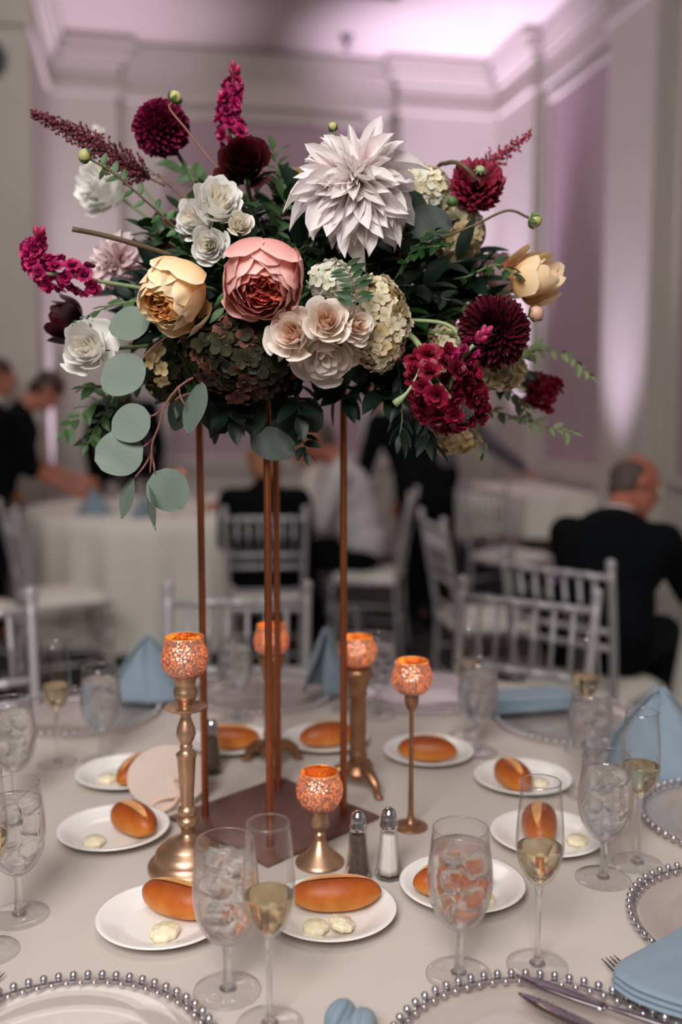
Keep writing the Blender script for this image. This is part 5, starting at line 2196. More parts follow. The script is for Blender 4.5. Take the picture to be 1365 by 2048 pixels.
def sprig(label, path, n, ln, m, kind='ovate', seed=0, spread=.9, stem_m='stem_green', stem_r=.0014, start=.15, group=None, name='leafy_sprig', cat='foliage', pattern='alternate', flat=None, size=None, up=Vector((0, -.45, .9)), tipleaf=True):
    rng = random.Random(seed)
    P = spline(path, 20)
    t = thing(name, label, cat, P[0], group=group)
    L0 = [p-P[0] for p in P]
    MB().tube(L0, [stem_r*(1-.5*i/20) for i in range(21)], 6).build('stem', M[stem_m], t)
    for i in range(n):
        f = start + (1-start)*(i+.3)/n
        k = min(19, int(f*20))
        p = L0[k].lerp(L0[k+1], f*20-k)
        tg = (L0[k+1]-L0[k]).normalized()
        if flat is None:
            a = i*2.39996 if pattern == 'spiral' else (i % 2)*math.pi + rng.uniform(-.5, .5)
            x = tg.cross(up).normalized() if pattern != 'spiral' else tg.orthogonal().normalized()
            y = tg.cross(x)
            d = x*math.cos(a) + y*math.sin(a)
        else:
            x = tg.cross(flat).normalized()
            d = x*(1 if i % 2 else -1)
        dd = (tg*(1-spread*.6) + d*spread + Vector([rng.uniform(-.18, .18) for _ in range(3)])).normalized()
        nn = (flat if flat is not None else up) + Vector([rng.uniform(-.4, .4) for _ in range(3)])
        s = ln*rng.uniform(.8, 1.15)*(size(f) if size else 1)
        if flat is None:                        # turn the leaf round its twig until it clears flowers and rods
            best = None
            for turn in (0, .7, -.7, 1.4, -1.4, 2.1, -2.1, 3.1):
                cand = dd.copy()
                cand.rotate(Quaternion(tg, turn))
                for fold in (0, .55):
                    c2 = (cand*(1-fold) + tg*fold).normalized()
                    hit = sum(blocked(P[0] + p + c2*s*q, .002) for q in (.2, .45, .7, .95))
                    if best is None or hit < best[0]:
                        best = (hit, c2)
                if best[0] == 0:
                    break
            dd = best[1]
            if best[0] > 1:
                s *= .6
        put('leaf', leaf_mesh(rng.randrange(4), m, kind), t, frame(dd, nn, p, s))
    if tipleaf:
        put('leaf', leaf_mesh(0, m, kind), t, frame((L0[-1]-L0[-2]).normalized(), up, L0[-1]*.995, ln*.8))
    return t


# ================================================================== the blooms
def toward(pos, k=.5, extra=(0, 0, 0)):
    """outwards from the foam, partly turned to the viewer's side"""
    r_ = (Vector(pos) - FC).normalized()
    return (r_*(1-k) + VIEW*k + Vector(extra)).normalized()


# big pink garden rose
p = aty(525, 557, 1.285)
rose('large salmon pink garden rose with a coral red heart', p, Vector((.05, -.86, -.46)), .0575, ('pink_out', 'pink_mid', 'pink_in'), 64, .094, 'globe', 11, nu=12, nv=10, inner_n=26, ruffle=.045)
# large blush dahlia
p = aty(712, 365, 1.33)
dahlia('huge blush white dahlia with long pointed petals', p, Vector((.03, -.86, .38)), .083, ('cafe_out', 'cafe_in'), 150, 1.85, .14, .33, .60, .30, 4, droop=.62, lenr=(.30, 1.06), jitter=.30, flat=.8, wild=1.0)
# peach rose, nodding
p = aty(346, 590, 1.305)
rose('peach garden rose nodding to the side with an apricot heart', p, Vector((-.36, -.78, -.50)), .049, ('peach_out', 'peach_mid', 'peach_in'), 54, .074, 'globe', 23, nu=10, nv=9, inner_n=18, loose=.22, ruffle=.07)
# white roses
p = aty(438, 402, 1.36)
rose('white ruffled rose, the fullest of the white cluster', p, Vector((.25, -.85, .35)), .033, ('white_out', 'white_out', 'white_in'), 34, .040, 'open', 31, ruffle=.10)
p = aty(391, 436, 1.40)
rose('white ruffled rose tucked behind the fullest white rose', p, Vector((-.35, -.8, .1)), .029, ('white_out', 'white_out', 'white_in'), 30, .036, 'open', 32, ruffle=.10)
p = aty(418, 490, 1.36)
rose('white spray rose hanging lowest in the white cluster', p, Vector((-.05, -.95, -.1)), .0245, ('white_out', 'white_out', 'white_in'), 30, .034, 'spiral', 33)
p = aty(481, 446, 1.338)
rose('small half open cream rosebud beside the white roses', p, Vector((.2, -.9, .15)), .0165, ('white_in', 'white_in', 'white_in'), 22, .028, 'spiral', 34)
# white ruffled bloom behind on the left
p = aty(201, 372, 1.70)
rose('blurred white ruffled carnation below the dusky astilbe', p, Vector((-.5, -.75, .1)), .047, ('white_out', 'white_out', 'white_out'), 40, .05, 'open', 35, ruffle=.16, name='carnation', cat='carnation')
p = aty(195, 262, 1.86)
rose('small blurred white bud above the dusky astilbe', p, Vector((-.3, -.5, .8)), .012, ('white_out', 'white_out', 'white_out'), 12, .024, 'spiral', 36)
# dark wine rose
p = aty(486, 322, 1.40)
rose('almost black wine red rose with velvety petals', p, Vector((-.05, -.93, .30)), .034, ('wine', 'wine', 'wine'), 34, .05, 'spiral', 41, ruffle=.05, loose=.15)
p = aty(128, 640, 1.50)
rose('dark wine red rose at the left end, seen from the side', p, Vector((-.85, -.2, .2)), .034, ('wine', 'oxblood', 'oxblood'), 26, .05, 'cup', 42, loose=.3)
# low white rose on the left
p = aty(172, 693, 1.36)
rose('ivory rose with loose petals at the low left edge', p, Vector((-.1, -.85, .15)), .036, ('white_out', 'white_out', 'white_in'), 30, .046, 'open', 43, loose=.4, ruffle=.08)
# blush spray roses
p = aty(584, 666, 1.268)
rose('blush spray rose beside the pink garden rose', p, Vector((-.28, -.92, .10)), .0295, ('blush_out', 'blush_out', 'blush_in'), 26, .036, 'open', 51, loose=.25)
p = aty(655, 640, 1.25)
rose('blush spray rose with a tight apricot heart, topmost of its cluster', p, Vector((.08, -.93, .22)), .0285, ('blush_out', 'blush_out', 'blush_in'), 28, .040, 'spiral', 52)
p = aty(713, 650, 1.262)
rose('blush spray rose against the cream hydrangea', p, Vector((.45, -.85, .05)), .0235, ('blush_out', 'blush_out', 'blush_in'), 24, .034, 'spiral', 53)
p = aty(650, 708, 1.308)
rose('widest blush spray rose, lowest of its cluster', p, Vector((.08, -.74, -.58)), .0455, ('blush_out', 'blush_out', 'blush_out'), 26, .036, 'open', 54, loose=.2)
p = aty(585, 712, 1.285)
rose('tiny blush rosebud under the widest blush rose', p, Vector((-.5, -.6, -.5)), .010, ('blush_out', 'blush_out', 'blush_out'), 12, .02, 'spiral', 55)
# peach rose right
p = aty(1076, 556, 1.45)
rose('cream and peach rose turned away beside the dark dahlia', p, Vector((.62, -.55, .35)), .036, ('peach_out', 'peach_out', 'peach_mid'), 28, .070, 'cup', 61, loose=.3)
p = aty(1008, 548, 1.55)
rose('blurred dusty pink rose behind the cream and peach rose', p, Vector((.3, -.5, .5)), .042, ('pale_pink', 'pale_pink', 'coral'), 26, .05, 'open', 62, loose=.3)
p = aty(597, 372, 1.62)
rose('blurred peach rose glimpsed left of the blush dahlia', p, Vector((.1, -.8, .4)), .030, ('peach_out', 'peach_mid', 'peach_in'), 24, .04, 'cup', 63)
p = aty(238, 528, 1.52)
dahlia('blurred pale pink dahlia behind the cut stem', p, Vector((-.5, -.8, .1)), .050, ('pale_pink', 'pale_pink'), 70, 1.8, .22, .48, .5, .2, 64, jitter=.2, eye=False)
p = aty(335, 478, 1.56)
rose('blurred coral rose deep among the leaves', p, Vector((-.3, -.8, .2)), .028, ('coral', 'coral', 'coral'), 20, .034, 'open', 65)
# dahlias
p = aty(322, 256, 1.50)
dahlia('round maroon dahlia standing tall on the left', p, Vector((-.22, -.90, .12)), .0415, ('maroon', 'maroon'), 190, 2.15, .55, .62, .8, .02, 71, eye=False, lenr=(.85, 1.0), jitter=.05)
p = aty(990, 664, 1.36)
dahlia('near black oxblood dahlia above the crimson stock', p, Vector((.08, -.97, .05)), .050, ('oxblood', 'oxblood'), 190, 1.9, .42, .40, .7, .10, 72, eye=False, lenr=(.6, 1.0), jitter=.05)
p = aty(955, 370, 1.47)
dahlia('crimson dahlia seen from behind on an arching stem', p, Vector((-.05, .72, -.62)), .040, ('crimson', 'crimson'), 170, 2.35, .5, .55, .7, .02, 73, eye=False, lenr=(.85, 1.0), back=True,
       stem_path=[aty(952, 358, 1.43), aty(925, 330, 1.43), aty(895, 326, 1.48), aty(866, 352, 1.545), aty(800, 520, 1.57)])
# hydrangeas
p = aty(754, 646, 1.33)
hydrangea('cream hydrangea head beside the blush spray roses', p, Vector((.15, -.85, .15)), (.040, .060, .04), ('hyd', 'hyd', 'hyd_tan'), 150, .0105, 81)
p = aty(665, 561, 1.322)
hydrangea('small white hydrangea tuft above the blush spray roses', p, Vector((-.2, -.9, .3)), (.030, .022, .02), ('hyd_green',), 40, .0115, 82)
p = aty(846, 380, 1.49)
hydrangea('white green hydrangea behind the round dark leaves', p, Vector((.3, -.8, .5)), (.040, .034, .03), ('hyd_green', 'hyd'), 80, .0125, 83)
p = aty(916, 464, 1.51)
hydrangea('cream tan hydrangea under the arching dahlia stem', p, Vector((.5, -.8, .1)), (.032, .046, .03), ('hyd', 'hyd_tan'), 80, .0115, 84)
p = aty(893, 692, 1.44)
hydrangea('cream hydrangea tuft left of the oxblood dahlia', p, Vector((.0, -.95, .0)), (.026, .034, .024), ('hyd', 'hyd_tan'), 50, .0105, 85)
p = aty(1000, 742, 1.42)
hydrangea('cream tan hydrangea under the oxblood dahlia', p, Vector((.3, -.85, -.3)), (.034, .026, .024), ('hyd_tan', 'hyd'), 50, .0105, 86)
p = aty(905, 880, 1.50)
hydrangea('tan hydrangea low behind the crimson stock', p, Vector((.2, -.8, -.5)), (.04, .02, .02), ('hyd_tan',), 30, .011, 87)
p = aty(480, 712, 1.345)
hydrangea('shade darkened antique green hydrangea under the pink garden rose', p, Vector((-.05, -.85, -.3)), (.068, .056, .045), ('antique', 'antique', 'antique', 'antique_rust'), 150, .0155, 88, core_m=M['foam'])
p = aty(330, 740, 1.42)
hydrangea('dim tan hydrangea behind the hanging eucalyptus', p, Vector((-.2, -.8, -.5)), (.03, .04, .03), ('hyd_tan', 'antique'), 36, .0125, 89, core_m=M['foam'])
p = aty(492, 812, 1.49)
hydrangea('dim antique hydrangea hanging under the foam', p, Vector((0, -.6, -.8)), (.045, .036, .032), ('antique', 'antique_rust'), 60, .0135, 90, core_m=M['foam'], stem=False)
hy = bpy.context.scene.objects['hydrangea.009']
hm = Matrix.LocRotScale(hy.location, hy.rotation_quaternion, None)
MB().tube([to_local(hm, q) for q in spline([p + Vector((0, 0, .01)), Vector((SCX-.076, SCY-.076, 1.455)), Vector((SCX-.078, SCY-.078, 1.50)), FC + Vector((-.045, -.045, 0))], 16)], .0032, 8).build('stem', M['stem_green'], hy)
# stock
stock('magenta stock spike rising highest over the wine red rose', [aty(478, 288, 1.50), aty(455, 248, 1.50), aty(462, 205, 1.50), aty(468, 160, 1.50)], .011, 24, 'stock', .0125, 91, 5, shape=lambda f: 1.5-.9*f if f > .25 else 1.6, stem_end=FC)
stock('magenta stock reaching out at the far left end', [aty(185, 560, 1.40), aty(130, 550, 1.38), aty(85, 545, 1.37), aty(62, 515, 1.37), aty(72, 482, 1.37)], .011, 32, 'stock', .0125, 92, 4, shape=lambda f: 1.6 if f < .55 else .6, stem_end=FC)
stock('crimson stock cluster hanging below the oxblood dahlia', [aty(862, 742, 1.34), aty(885, 775, 1.30), aty(905, 800, 1.30), aty(925, 825, 1.32)], .034, 60, 'stock_deep', .0165, 93, 0, shape=lambda f: .75+.5*math.sin(math.pi*f), stem_end=aty(795, 650, 1.40))
stock('short magenta stock tip with buds in front of the oxblood dahlia', [aty(918, 728, 1.295), aty(932, 708, 1.285), aty(948, 690, 1.28)], .009, 7, 'stock', .009, 94, 9, stem_end=aty(900, 780, 1.33))
stock('blurred maroon stock at the low right end', [aty(1055, 780, 1.62), aty(1085, 780, 1.62), aty(1105, 790, 1.62)], .020, 26, 'stock_deep', .0155, 95, 0, stem_end=FC)


# ---- astilbe plumes
def astilbe(label, path, m, w0, n, seed, stem_m):
    rng = random.Random(seed)
    P = spline(path, 30)
    t = thing('astilbe', label, 'astilbe', P[0])
    L0 = [p-P[0] for p in P]
    MB().tube(L0, [.0016*(1-.7*i/30) for i in range(31)], 6).build('stem', M[stem_m], t)
    for i in range(n):
        f = .12 + .88*(i/n)
        k = min(29, int(f*30))
        p0 = L0[k].lerp(L0[k+1], f*30-k)
        tg = (L0[k+1]-L0[k]).normalized()
        a = i*2.39996
        x = tg.orthogonal().normalized()
        d = x*math.cos(a) + tg.cross(x)*math.sin(a)
        ln = w0*(1.15-f)**.8*rng.uniform(.7, 1.2)
        dd = (d + tg*1.0).normalized()
        mb = MB()
        e = p0 + dd*ln
        mb.tube([p0, e], .0005, 4)
        nb = max(5, int(ln/.0017))
        for j in range(nb):
            q = p0.lerp(e, (j+1)/nb) + Vector([rng.uniform(-.0022, .0022) for _ in range(3)])
            mb.ellipsoid(q, [rng.uniform(.0013, .0024) for _ in range(3)], 5, 3)
        mb.build('plume_branch', P_[m], t)
    return t


astilbe('dusky astilbe plume reaching up to the far left', [aty(330, 372, 1.50), aty(250, 330, 1.47), aty(160, 270, 1.45), aty(66, 228, 1.44)], 'astilbe', .034, 120, 101, 'stem_red')
astilbe('crimson astilbe tip behind the crimson dahlia', [aty(940, 365, 1.56), aty(985, 325, 1.55), aty(1062, 268, 1.54)], 'astilbe_red', .026, 46, 102, 'stem_red')


# ---- buds and bare stems
def bud_stem(label, path, br, m_b, m_s, sep=6, r=.0016, seed=0, name='flower_bud', leaves=0):
    P = spline(path, 22)
    t = thing(name, label, 'flower bud', P[0])
    L0 = [p-P[0] for p in P]
    MB().tube(L0, r, 7).build('stem', M[m_s], t)
    tg = (L0[-1]-L0[-2]).normalized()
    q = tg.to_track_quat('Z', 'Y')
    c = L0[-1] + tg*br*.8
    b = MB().ellipsoid(c, (br, br, br*.92), 16, 10, q).build('bud', M[m_b], t)
    for k in range(sep):
        a = k*2*math.pi/sep
        x = tg.orthogonal().normalized()
        d = x*math.cos(a) + tg.cross(x)*math.sin(a)
        y = tg.cross(d)

        def fn(u, v):
            return c - tg*br*.85 + d*(br*(.2+1.05*math.sin(v*1.7))) + tg*br*(1.3*v*v) + y*u*br*.34*math.sin(math.pi*min(1, .25+.75*v))
        MB().grid(fn, 2, 5).build('sepal', M['sepal'], t)
    rng = random.Random(seed)
    for i in range(leaves):
        f = .18 + .72*i/leaves
        k = int(f*22)
        tg = (L0[k+1]-L0[k]).normalized()
        d = (tg.cross(VIEW)*(1 if i % 2 else -1) + tg*.4 + Vector([rng.uniform(-.3, .3) for _ in range(3)])).normalized()
        put('leaf', leaf_mesh(i % 4, 'mid', 'ovate'), t, frame(d, VIEW + Vector((0, 0, .6)), L0[k], .019))
    return t


bud_stem('round green bud on a leafy twig below the dusky astilbe', [aty(388, 490, 1.42), aty(310, 418, 1.39), aty(232, 350, 1.37), aty(180, 318, 1.36)], .0095, 'bud', 'stem_brown', 4, leaves=12, seed=3)
bud_stem('green dahlia bud on the thin stem beside the maroon dahlia', [aty(470, 378, 1.44), aty(425, 325, 1.44), aty(372, 258, 1.44), aty(340, 218, 1.44), aty(345, 204, 1.44)], .0095, 'bud', 'stem_red', 6)
bud_stem('green dahlia bud standing out alone on a long bent stem', [aty(880, 478, 1.44), aty(950, 450, 1.42), aty(1015, 421, 1.41), aty(1060, 436, 1.41)], .0105, 'bud', 'stem_brown', 7, r=.0019)
bud_stem('pinkish dahlia bud right of the oxblood dahlia', [aty(1000, 660, 1.44), aty(1035, 640, 1.42), aty(1064, 630, 1.40)], .0105, 'bud_pink', 'stem_brown', 7)
bud_stem('small green bud peeping over the blush dahlia', [aty(690, 330, 1.44), aty(672, 280, 1.44), aty(668, 262, 1.44)], .007, 'bud', 'stem_green', 4)
bud_stem('small green bud between hydrangea and crimson dahlia', [aty(890, 480, 1.46), aty(902, 430, 1.45), aty(904, 412, 1.45)], .008, 'sepal', 'stem_green', 4)
t = thing('cut_stem', 'bare cut woody stem poking out over the peach rose', 'stem', aty(345, 512, 1.40))
L0 = [q - t.location for q in spline([aty(345, 512, 1.40), aty(270, 488, 1.37), aty(205, 470, 1.35), aty(145, 458, 1.33)], 16)]
MB().tube(L0, [.0038, .0038, .0037, .0036, .0036, .0036, .0035, .0035, .0035, .0036, .0035, .0034, .0034, .0034, .0034, .0035, .0036], 10).build('bark', M['stem_brown'], t)
MB().ellipsoid(L0[-1], (.0012, .0033, .0033), 10, 6).build('cut_end', M['stem_pale'], t)
t = thing('curved_stem', 'pale green stem curving down to the crimson stock', 'stem', aty(795, 650, 1.385))
L0 = [q - t.location for q in spline([aty(795, 650, 1.385), aty(835, 685, 1.335), aty(858, 730, 1.30), aty(868, 750, 1.305)], 14)]
MB().tube(L0, .0042, 10).build('stalk', M['stem_pale'], t)
MB().tube([q - t.location for q in spline([aty(845, 705, 1.31), aty(838, 745, 1.30), aty(815, 785, 1.295), aty(790, 808, 1.30)], 12)], [.0022]*9 + [.003, .0042, .005, .0052], 8).build('side_stalk', M['stem_pale'], t)
t = thing('curved_stem', 'brown stem arching over to the oxblood dahlia', 'stem', aty(820, 640, 1.40))
L0 = [q - t.location for q in spline([aty(820, 640, 1.40), aty(880, 645, 1.37), aty(910, 660, 1.36), aty(922, 690, 1.36)], 14)]
MB().tube(L0, .0026, 8).build('stalk', M['stem_pale'], t)

# ================================================================== eucalyptus, leaf by leaf
def euc_branch(label, stems, leaves, m='euc', stem_m='stem_red', name='eucalyptus_branch', Y=1.33):
    """stems: pixel paths; leaves: (base px, tip px, width ratio, turn, Y)"""
    o0 = aty(stems[0][0][0], stems[0][0][1], Y+.03)
    t = thing(name, label, 'eucalyptus', o0)
    for s in stems:
        pts = [aty(x, y, Y + (.03 if i == 0 else 0)) - o0 for i, (x, y) in enumerate(s)]
        MB().tube(spline(pts, 16), [.0018*(1-.4*i/16) for i in range(17)], 7).build('stem', M[stem_m], t)
    for i, (b, e, wr_, turn, dY) in enumerate(leaves):
        pb, pe = aty(b[0], b[1], Y), aty(e[0], e[1], Y + dY)
        d = pe - pb
        L_ = d.length
        nn = VIEW*1.0 + Vector((0, 0, .35))
        nn = nn - d.normalized()*nn.dot(d.normalized())
        nn.rotate(Quaternion(d.normalized(), turn))
        put('leaf', leaf_mesh(i % 4, m, 'round'), t, frame(d, nn, pb - o0, (L_*wr_, L_, L_)))
    return t


euc_branch('silver dollar eucalyptus branch trailing lowest with pale round leaves',
           [[(420, 740), (362, 770), (328, 815), (318, 852), (305, 885), (303, 915), (300, 945)], [(328, 815), (312, 828), (300, 833)], [(310, 872), (295, 888), (284, 894)], [(304, 905), (290, 930), (270, 955)],
            [(303, 905), (308, 930), (310, 948)], [(358, 775), (362, 795), (372, 812)]],
           [((302, 832), (222, 862), 1.0, .12, .0), ((287, 893), (188, 920), .93, -.15, -.01), ((308, 944), (366, 1018), .92, .1, .0), ((270, 957), (243, 1037), .95, .95, .01), ((298, 968), (310, 1060), .8, 1.22, .0),
            ((404, 762), (372, 868), .95, .95, -.01)])
euc_branch('eucalyptus pair of large round leaves under the peach rose',
           [[(400, 690), (330, 660), (300, 640)], [(340, 670), (300, 700), (283, 722)]],
           [((302, 640), (216, 655), 1.0, .3, .0), ((284, 716), (206, 782), .86, .05, -.01)], Y=1.345)
euc_branch('shade darkened eucalyptus leaves hanging before the left copper rod',
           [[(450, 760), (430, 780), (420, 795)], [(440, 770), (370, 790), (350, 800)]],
           [((420, 790), (450, 868), .85, .2, .0), ((370, 795), (340, 858), .8, .4, .02), ((430, 800), (418, 888), .7, .9, .03), ((400, 770), (372, 840), .8, .5, .04)], 'euc_dark_shaded', Y=1.40)
euc_branch('shade darkened eucalyptus leaves hanging over the paired copper rods',
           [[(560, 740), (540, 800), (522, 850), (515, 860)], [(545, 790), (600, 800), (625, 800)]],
           [((500, 872), (592, 905), .68, .1, -.01), ((524, 800), (500, 872), .62, .3, .0), ((605, 795), (635, 866), .72, .15, .0), ((575, 790), (560, 860), .7, .5, .02), ((545, 840), (590, 880), .8, .3, .03), ((640, 745), (675, 790), .7, .3, .03)], 'euc_dark_shaded', Y=1.40)
euc_branch('two dark round eucalyptus leaves right of the blush dahlia',
           [[(800, 520), (805, 460), (808, 430)], [(806, 470), (812, 452), (815, 440)]],
           [((812, 438), (905, 452), .78, .15, -.01), ((806, 432), (846, 388), .95, .3, .02), ((815, 470), (840, 520), .8, .5, .03)], 'euc_dark_shaded', Y=1.38)
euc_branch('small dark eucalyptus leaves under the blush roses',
           [[(660, 700), (680, 730), (690, 745)]], [((680, 725), (690, 775), .85, .3, .0), ((660, 730), (655, 785), .7, .6, .01), ((700, 720), (730, 770), .7, .5, .0)], 'euc_dark_shaded', Y=1.40)

# ================================================================== leafy sprigs with a place of their own
UPV = Vector((0, -.5, .85))


def px_path(pts, y0, y1):
    n = len(pts)
    return [aty(x, y, y0 + (y1-y0)*i/(n-1)) for i, (x, y) in enumerate(pts)]


sprig('glossy fern like sprig lying over the cream hydrangea', px_path([(708, 628), (712, 590), (705, 560), (690, 530)], 1.235, 1.27), 14, .026, 'dark', 'narrow', 1, 1.05, 'stem_brown', .0011, .12, flat=Vector((0, -1, .5)), tipleaf=False)
sprig('glossy sprig with bluish highlights right of the blush dahlia', px_path([(790, 560), (820, 510), (850, 480), (872, 462)], 1.38, 1.30), 14, .024, 'dark', 'ovate', 2, .9, 'stem_green', .0012, .1)
sprig('glossy sprig pointing right under the round dark leaves', px_path([(800, 550), (835, 500), (880, 492)], 1.36, 1.30), 12, .022, 'dark', 'ovate', 3, .9)
sprig('green sprig with a thick stem reaching to the cream peach rose', px_path([(870, 560), (930, 555), (990, 530), (1030, 548)], 1.50, 1.42), 12, .026, 'dark', 'ovate', 4, .9, 'stem_green', .0022)
sprig('single bright leaf pair left of the pink garden rose', px_path([(478, 555), (457, 588), (446, 628)], 1.355, 1.318), 3, .034, 'mid', 'narrow', 5, .3, start=.3)
sprig('pale glossy sprig deep behind the pink garden rose', px_path([(660, 560), (640, 530), (600, 505), (570, 480)], 1.46, 1.40), 14, .024, 'dark', 'ovate', 6, .9)
sprig('loose green sprig trailing left below the ivory rose', px_path([(330, 740), (250, 780), (190, 805), (130, 862)], 1.50, 1.44), 18, .026, 'mid', 'ovate', 7, .8, 'stem_green', .0014)
sprig('second loose green sprig under the ivory rose', px_path([(300, 760), (240, 800), (195, 850), (175, 890)], 1.50, 1.46), 15, .024, 'mid', 'ovate', 8, .8)
sprig('small sprig beside the ivory rose with leaves pointing up', px_path([(290, 720), (215, 770), (170, 775)], 1.44, 1.42), 9, .026, 'mid', 'ovate', 9, .8)
sprig('olive sprig trailing to the far right tip', px_path([(960, 730), (1050, 700), (1130, 710), (1182, 752)], 1.58, 1.55), 18, .022, 'olive', 'ovate', 10, .8, 'stem_brown')
sprig('olive sprig trailing right below the maroon stock', px_path([(900, 800), (1000, 825), (1080, 850), (1145, 866)], 1.56, 1.52), 20, .022, 'olive', 'ovate', 11, .8, 'stem_brown')
sprig('olive sprig hanging from the maroon stock', px_path([(1000, 760), (1040, 800), (1060, 840)], 1.58, 1.56), 10, .024, 'olive', 'ovate', 12, .8)
sprig('bushy olive sprig behind the oxblood dahlia', px_path([(970, 720), (1040, 715), (1075, 700)], 1.50, 1.48), 12, .024, 'olive', 'ovate', 13, .9)
sprig('drooping narrow leaved sprig under the crimson stock', px_path([(830, 700), (835, 780), (850, 850), (862, 888)], 1.40, 1.38), 14, .036, 'deep', 'narrow', 14, .5)
sprig('drooping narrow leaved sprig beside the curved pale stem', px_path([(790, 690), (800, 760), (805, 830), (800, 870)], 1.38, 1.36), 14, .034, 'deep', 'narrow', 15, .5)
sprig('thin wiry sprig hanging from the crimson stock', px_path([(935, 825), (968, 875), (966, 905)], 1.33, 1.36), 4, .020, 'olive', 'narrow', 16, .4, 'stem_brown', .0009)
sprig('dark sprig hanging lowest below the foam', px_path([(580, 780), (600, 860), (612, 905)], 1.44, 1.40), 10, .028, 'deep', 'ovate', 17, .7)
sprig('bright green sprig standing right of the wine red rose', px_path([(560, 450), (565, 380), (548, 300)], 1.58, 1.56), 16, .030, 'mid', 'ovate', 18, .7)
sprig('bright green blurred sprig behind the white rose cluster', px_path([(470, 430), (410, 370), (350, 330)], 1.70, 1.74), 18, .036, 'mid', 'ovate', 19, .8)
sprig('thin reddish twig rising behind the white rose cluster', px_path([(420, 460), (370, 400), (300, 340)], 1.54, 1.54), 10, .016, 'olive', 'narrow', 20, .5, 'stem_red', .0016)
sprig('thin reddish twig crossing toward the dusky astilbe', px_path([(430, 470), (350, 370), (290, 345)], 1.52, 1.52), 8, .016, 'olive', 'narrow', 21, .5, 'stem_red', .0016)
sprig('green tendril running left from the peach rose', px_path([(330, 600), (250, 605), (190, 625), (160, 650)], 1.42, 1.38), 10, .026, 'mid', 'ovate', 22, .6, 'stem_green', .0018)
sprig('dark sprig over the peach rose', px_path([(420, 560), (360, 480), (310, 460)], 1.48, 1.44), 12, .026, 'dark', 'ovate', 23, .8)
sprig('glossy sprig beside the small half open cream rosebud', px_path([(530, 470), (505, 420), (490, 405)], 1.44, 1.38), 8, .022, 'dark', 'ovate', 24, .8)
sprig('dark sprig fanning out right of the cream hydrangea', px_path([(770, 620), (840, 590), (900, 600)], 1.46, 1.40), 14, .030, 'deep', 'ovate', 25, .8)
sprig('dark sprig between oxblood dahlia and cream hydrangea', px_path([(780, 600), (860, 640), (930, 620)], 1.48, 1.42), 14, .028, 'dark', 'ovate', 26, .8)

for k, (pts, y0, y1, w) in enumerate((([(720, 600), (850, 570), (960, 560)], 1.52, 1.50, 'reaching toward the cream and peach rose'), ([(760, 640), (880, 610), (970, 610)], 1.52, 1.48, 'behind the oxblood dahlia'),
                                       ([(700, 560), (820, 540), (930, 520)], 1.54, 1.52, 'behind the glossy sprigs'), ([(740, 660), (840, 720), (900, 730)], 1.50, 1.46, 'behind the crimson stock'),
                                       ([(600, 520), (600, 440), (620, 380)], 1.50, 1.50, 'left of the blush dahlia'), ([(420, 640), (330, 620), (270, 600)], 1.50, 1.48, 'behind the peach garden rose'))):
    sprig('broad dark leaved sprig ' + w, px_path(pts, y0, y1), 12, .060, 'deep', 'broad', 400+k, .8, pattern='spiral')

for k, (pts, y0, y1, w) in enumerate((([(560, 700), (590, 770), (600, 830)], 1.42, 1.38, 'hanging beside the paired copper rods'), ([(640, 710), (670, 760), (690, 800)], 1.44, 1.40, 'hanging under the blush spray roses'),
                                       ([(470, 730), (455, 790), (465, 840)], 1.42, 1.38, 'hanging under the antique hydrangea'), ([(730, 690), (760, 750), (775, 800)], 1.42, 1.38, 'hanging between the crimson stock and a copper rod'),
                                       ([(690, 680), (760, 710), (810, 730)], 1.42, 1.38, 'under the cream hydrangea'), ([(400, 700), (370, 760), (390, 800)], 1.44, 1.42, 'behind the trailing eucalyptus'),
                                       ([(900, 640), (960, 720), (1030, 740)], 1.50, 1.48, 'under the oxblood dahlia'))):
    sprig('dark drooping sprig ' + w, px_path(pts, y0, y1), 11, .050, 'deep', 'ovate', 500+k, .8, pattern='spiral')

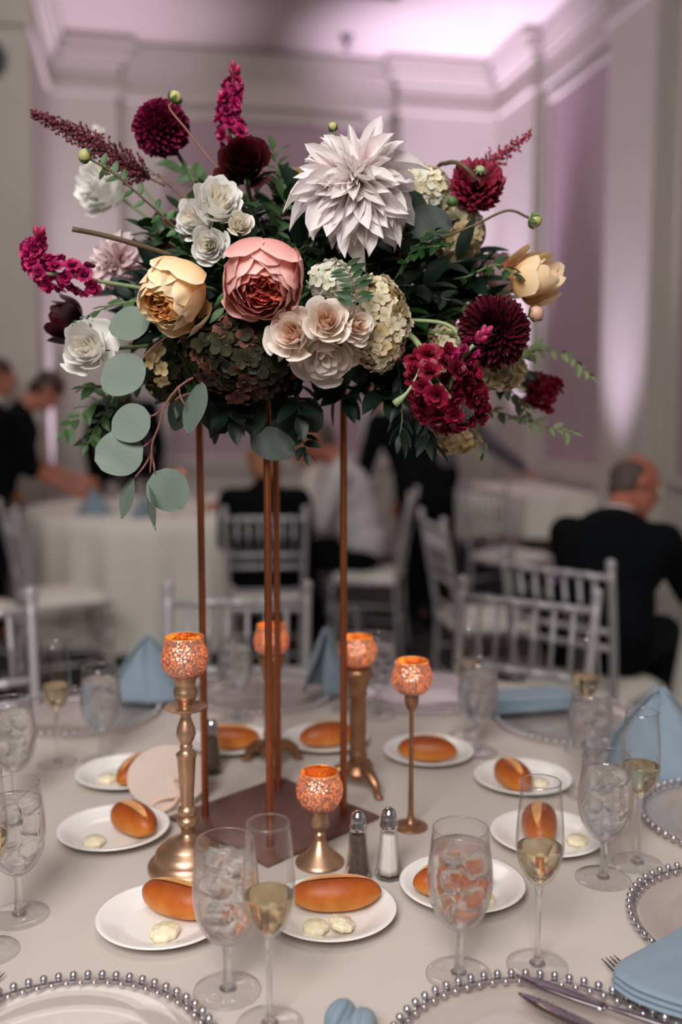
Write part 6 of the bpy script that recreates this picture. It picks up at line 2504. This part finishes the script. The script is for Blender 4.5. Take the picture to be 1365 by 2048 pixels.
# ---- the mass of filler greenery
rng = random.Random(77)
NF = 110
ANCHORS = [(525, 557, 'pink garden rose'), (712, 365, 'huge blush dahlia'), (346, 590, 'peach garden rose'), (438, 420, 'white rose cluster'), (486, 322, 'wine red rose'), (752, 646, 'cream hydrangea'), (990, 664, 'oxblood dahlia'),
           (900, 780, 'crimson stock cluster'), (1076, 556, 'cream and peach rose'), (322, 256, 'maroon dahlia'), (955, 370, 'crimson dahlia'), (480, 712, 'antique green hydrangea'), (172, 693, 'ivory rose'), (640, 664, 'blush spray roses'),
           (880, 430, 'white green hydrangea'), (238, 528, 'pale pink dahlia'), (560, 820, 'paired copper rods'), (300, 860, 'trailing eucalyptus')]
for i in range(NF):
    z = 1 - 2*(i+.5)/NF
    a = i*2.39996
    r_ = math.sqrt(1-z*z)
    d = Vector((r_*math.cos(a), r_*math.sin(a), z))
    if d.y < -.2 and d.z < -.75:
        d.z *= .6
    e = Vector((SCX + .055 + d.x*.30*rng.uniform(.8, 1.05), 1.56 + d.y*.185*rng.uniform(.85, 1.0), 1.585 + (d.z*.20 if d.z > 0 else d.z*.14)*rng.uniform(.85, 1.05)))
    s = FC + Vector((d.x*.06, d.y*.06, d.z*.045))
    best = None
    for trial in range(14):                     # an end that lies between the flowers, not inside one
        e2 = e + Vector([rng.uniform(-.05, .05)*(trial/6) for _ in range(3)])
        e2.y = max(e2.y, 1.375)
        if d.z < -.25:                          # hanging ones leave the foam sideways, over the edge of the plate
            h = Vector((d.x, d.y, 0))
            h = h.normalized() if h.length > .05 else Vector((math.cos(a), math.sin(a), 0))
            h.rotate(Quaternion((0, 0, 1), rng.uniform(-.5, .5)))
            if max(abs(h.x), abs(h.y)) > .93:   # not straight at a rod
                h.rotate(Quaternion((0, 0, 1), .5))
            mid = FC + h*.145 + Vector((0, 0, -.015))
            k_out = Vector((e2.x-SCX, e2.y-SCY, 0))
            if k_out.length < .15:
                e2 = Vector((SCX + h.x*.16, SCY + h.y*.16, e2.z))
            s = FC + h*.06
        else:
            mid = (s+e2)/2 + Vector((rng.uniform(-.02, .02), rng.uniform(-.02, .02), .02))
        hit = sum(blocked(q, .004) for q in spline([s, mid, e2], 10)[3:])
        if best is None or hit < best[0]:
            best = (hit, s, mid, e2)
        if hit == 0:
            break
    s, mid, e = best[1:]
    m_, k_, ln = (('deep', 'ovate', .052), ('dark', 'ovate', .044), ('deep', 'broad', .062), ('mid', 'ovate', .040) if d.z > .5 else ('deep', 'narrow', .062))[i % 4]
    kw = {('deep', 'ovate'): 'deep green leafy', ('dark', 'ovate'): 'glossy dark green', ('deep', 'broad'): 'broad leaved deep green',
          ('mid', 'ovate'): 'bright green', ('deep', 'narrow'): 'narrow leaved deep green'}[(m_, k_)]
    near = min(ANCHORS, key=lambda q: (aty(q[0], q[1], 1.45) - Vector((e.x*1.45/e.y, 1.45, CAM_H + (e.z-CAM_H)*1.45/e.y))).length)[2]
    side_ = 'behind' if e.y > 1.53 else 'beside'
    lab = '%s filler sprig packed in %s the %s' % (kw, side_, near)
    grp = '%s sprigs %s the %s' % (kw, side_, near)
    sprig(lab, [s, mid, e], 9 if k_ == 'broad' else 12, ln, m_, k_, 200+i, .85, 'stem_green', .0016, .25, group=grp, pattern='spiral')
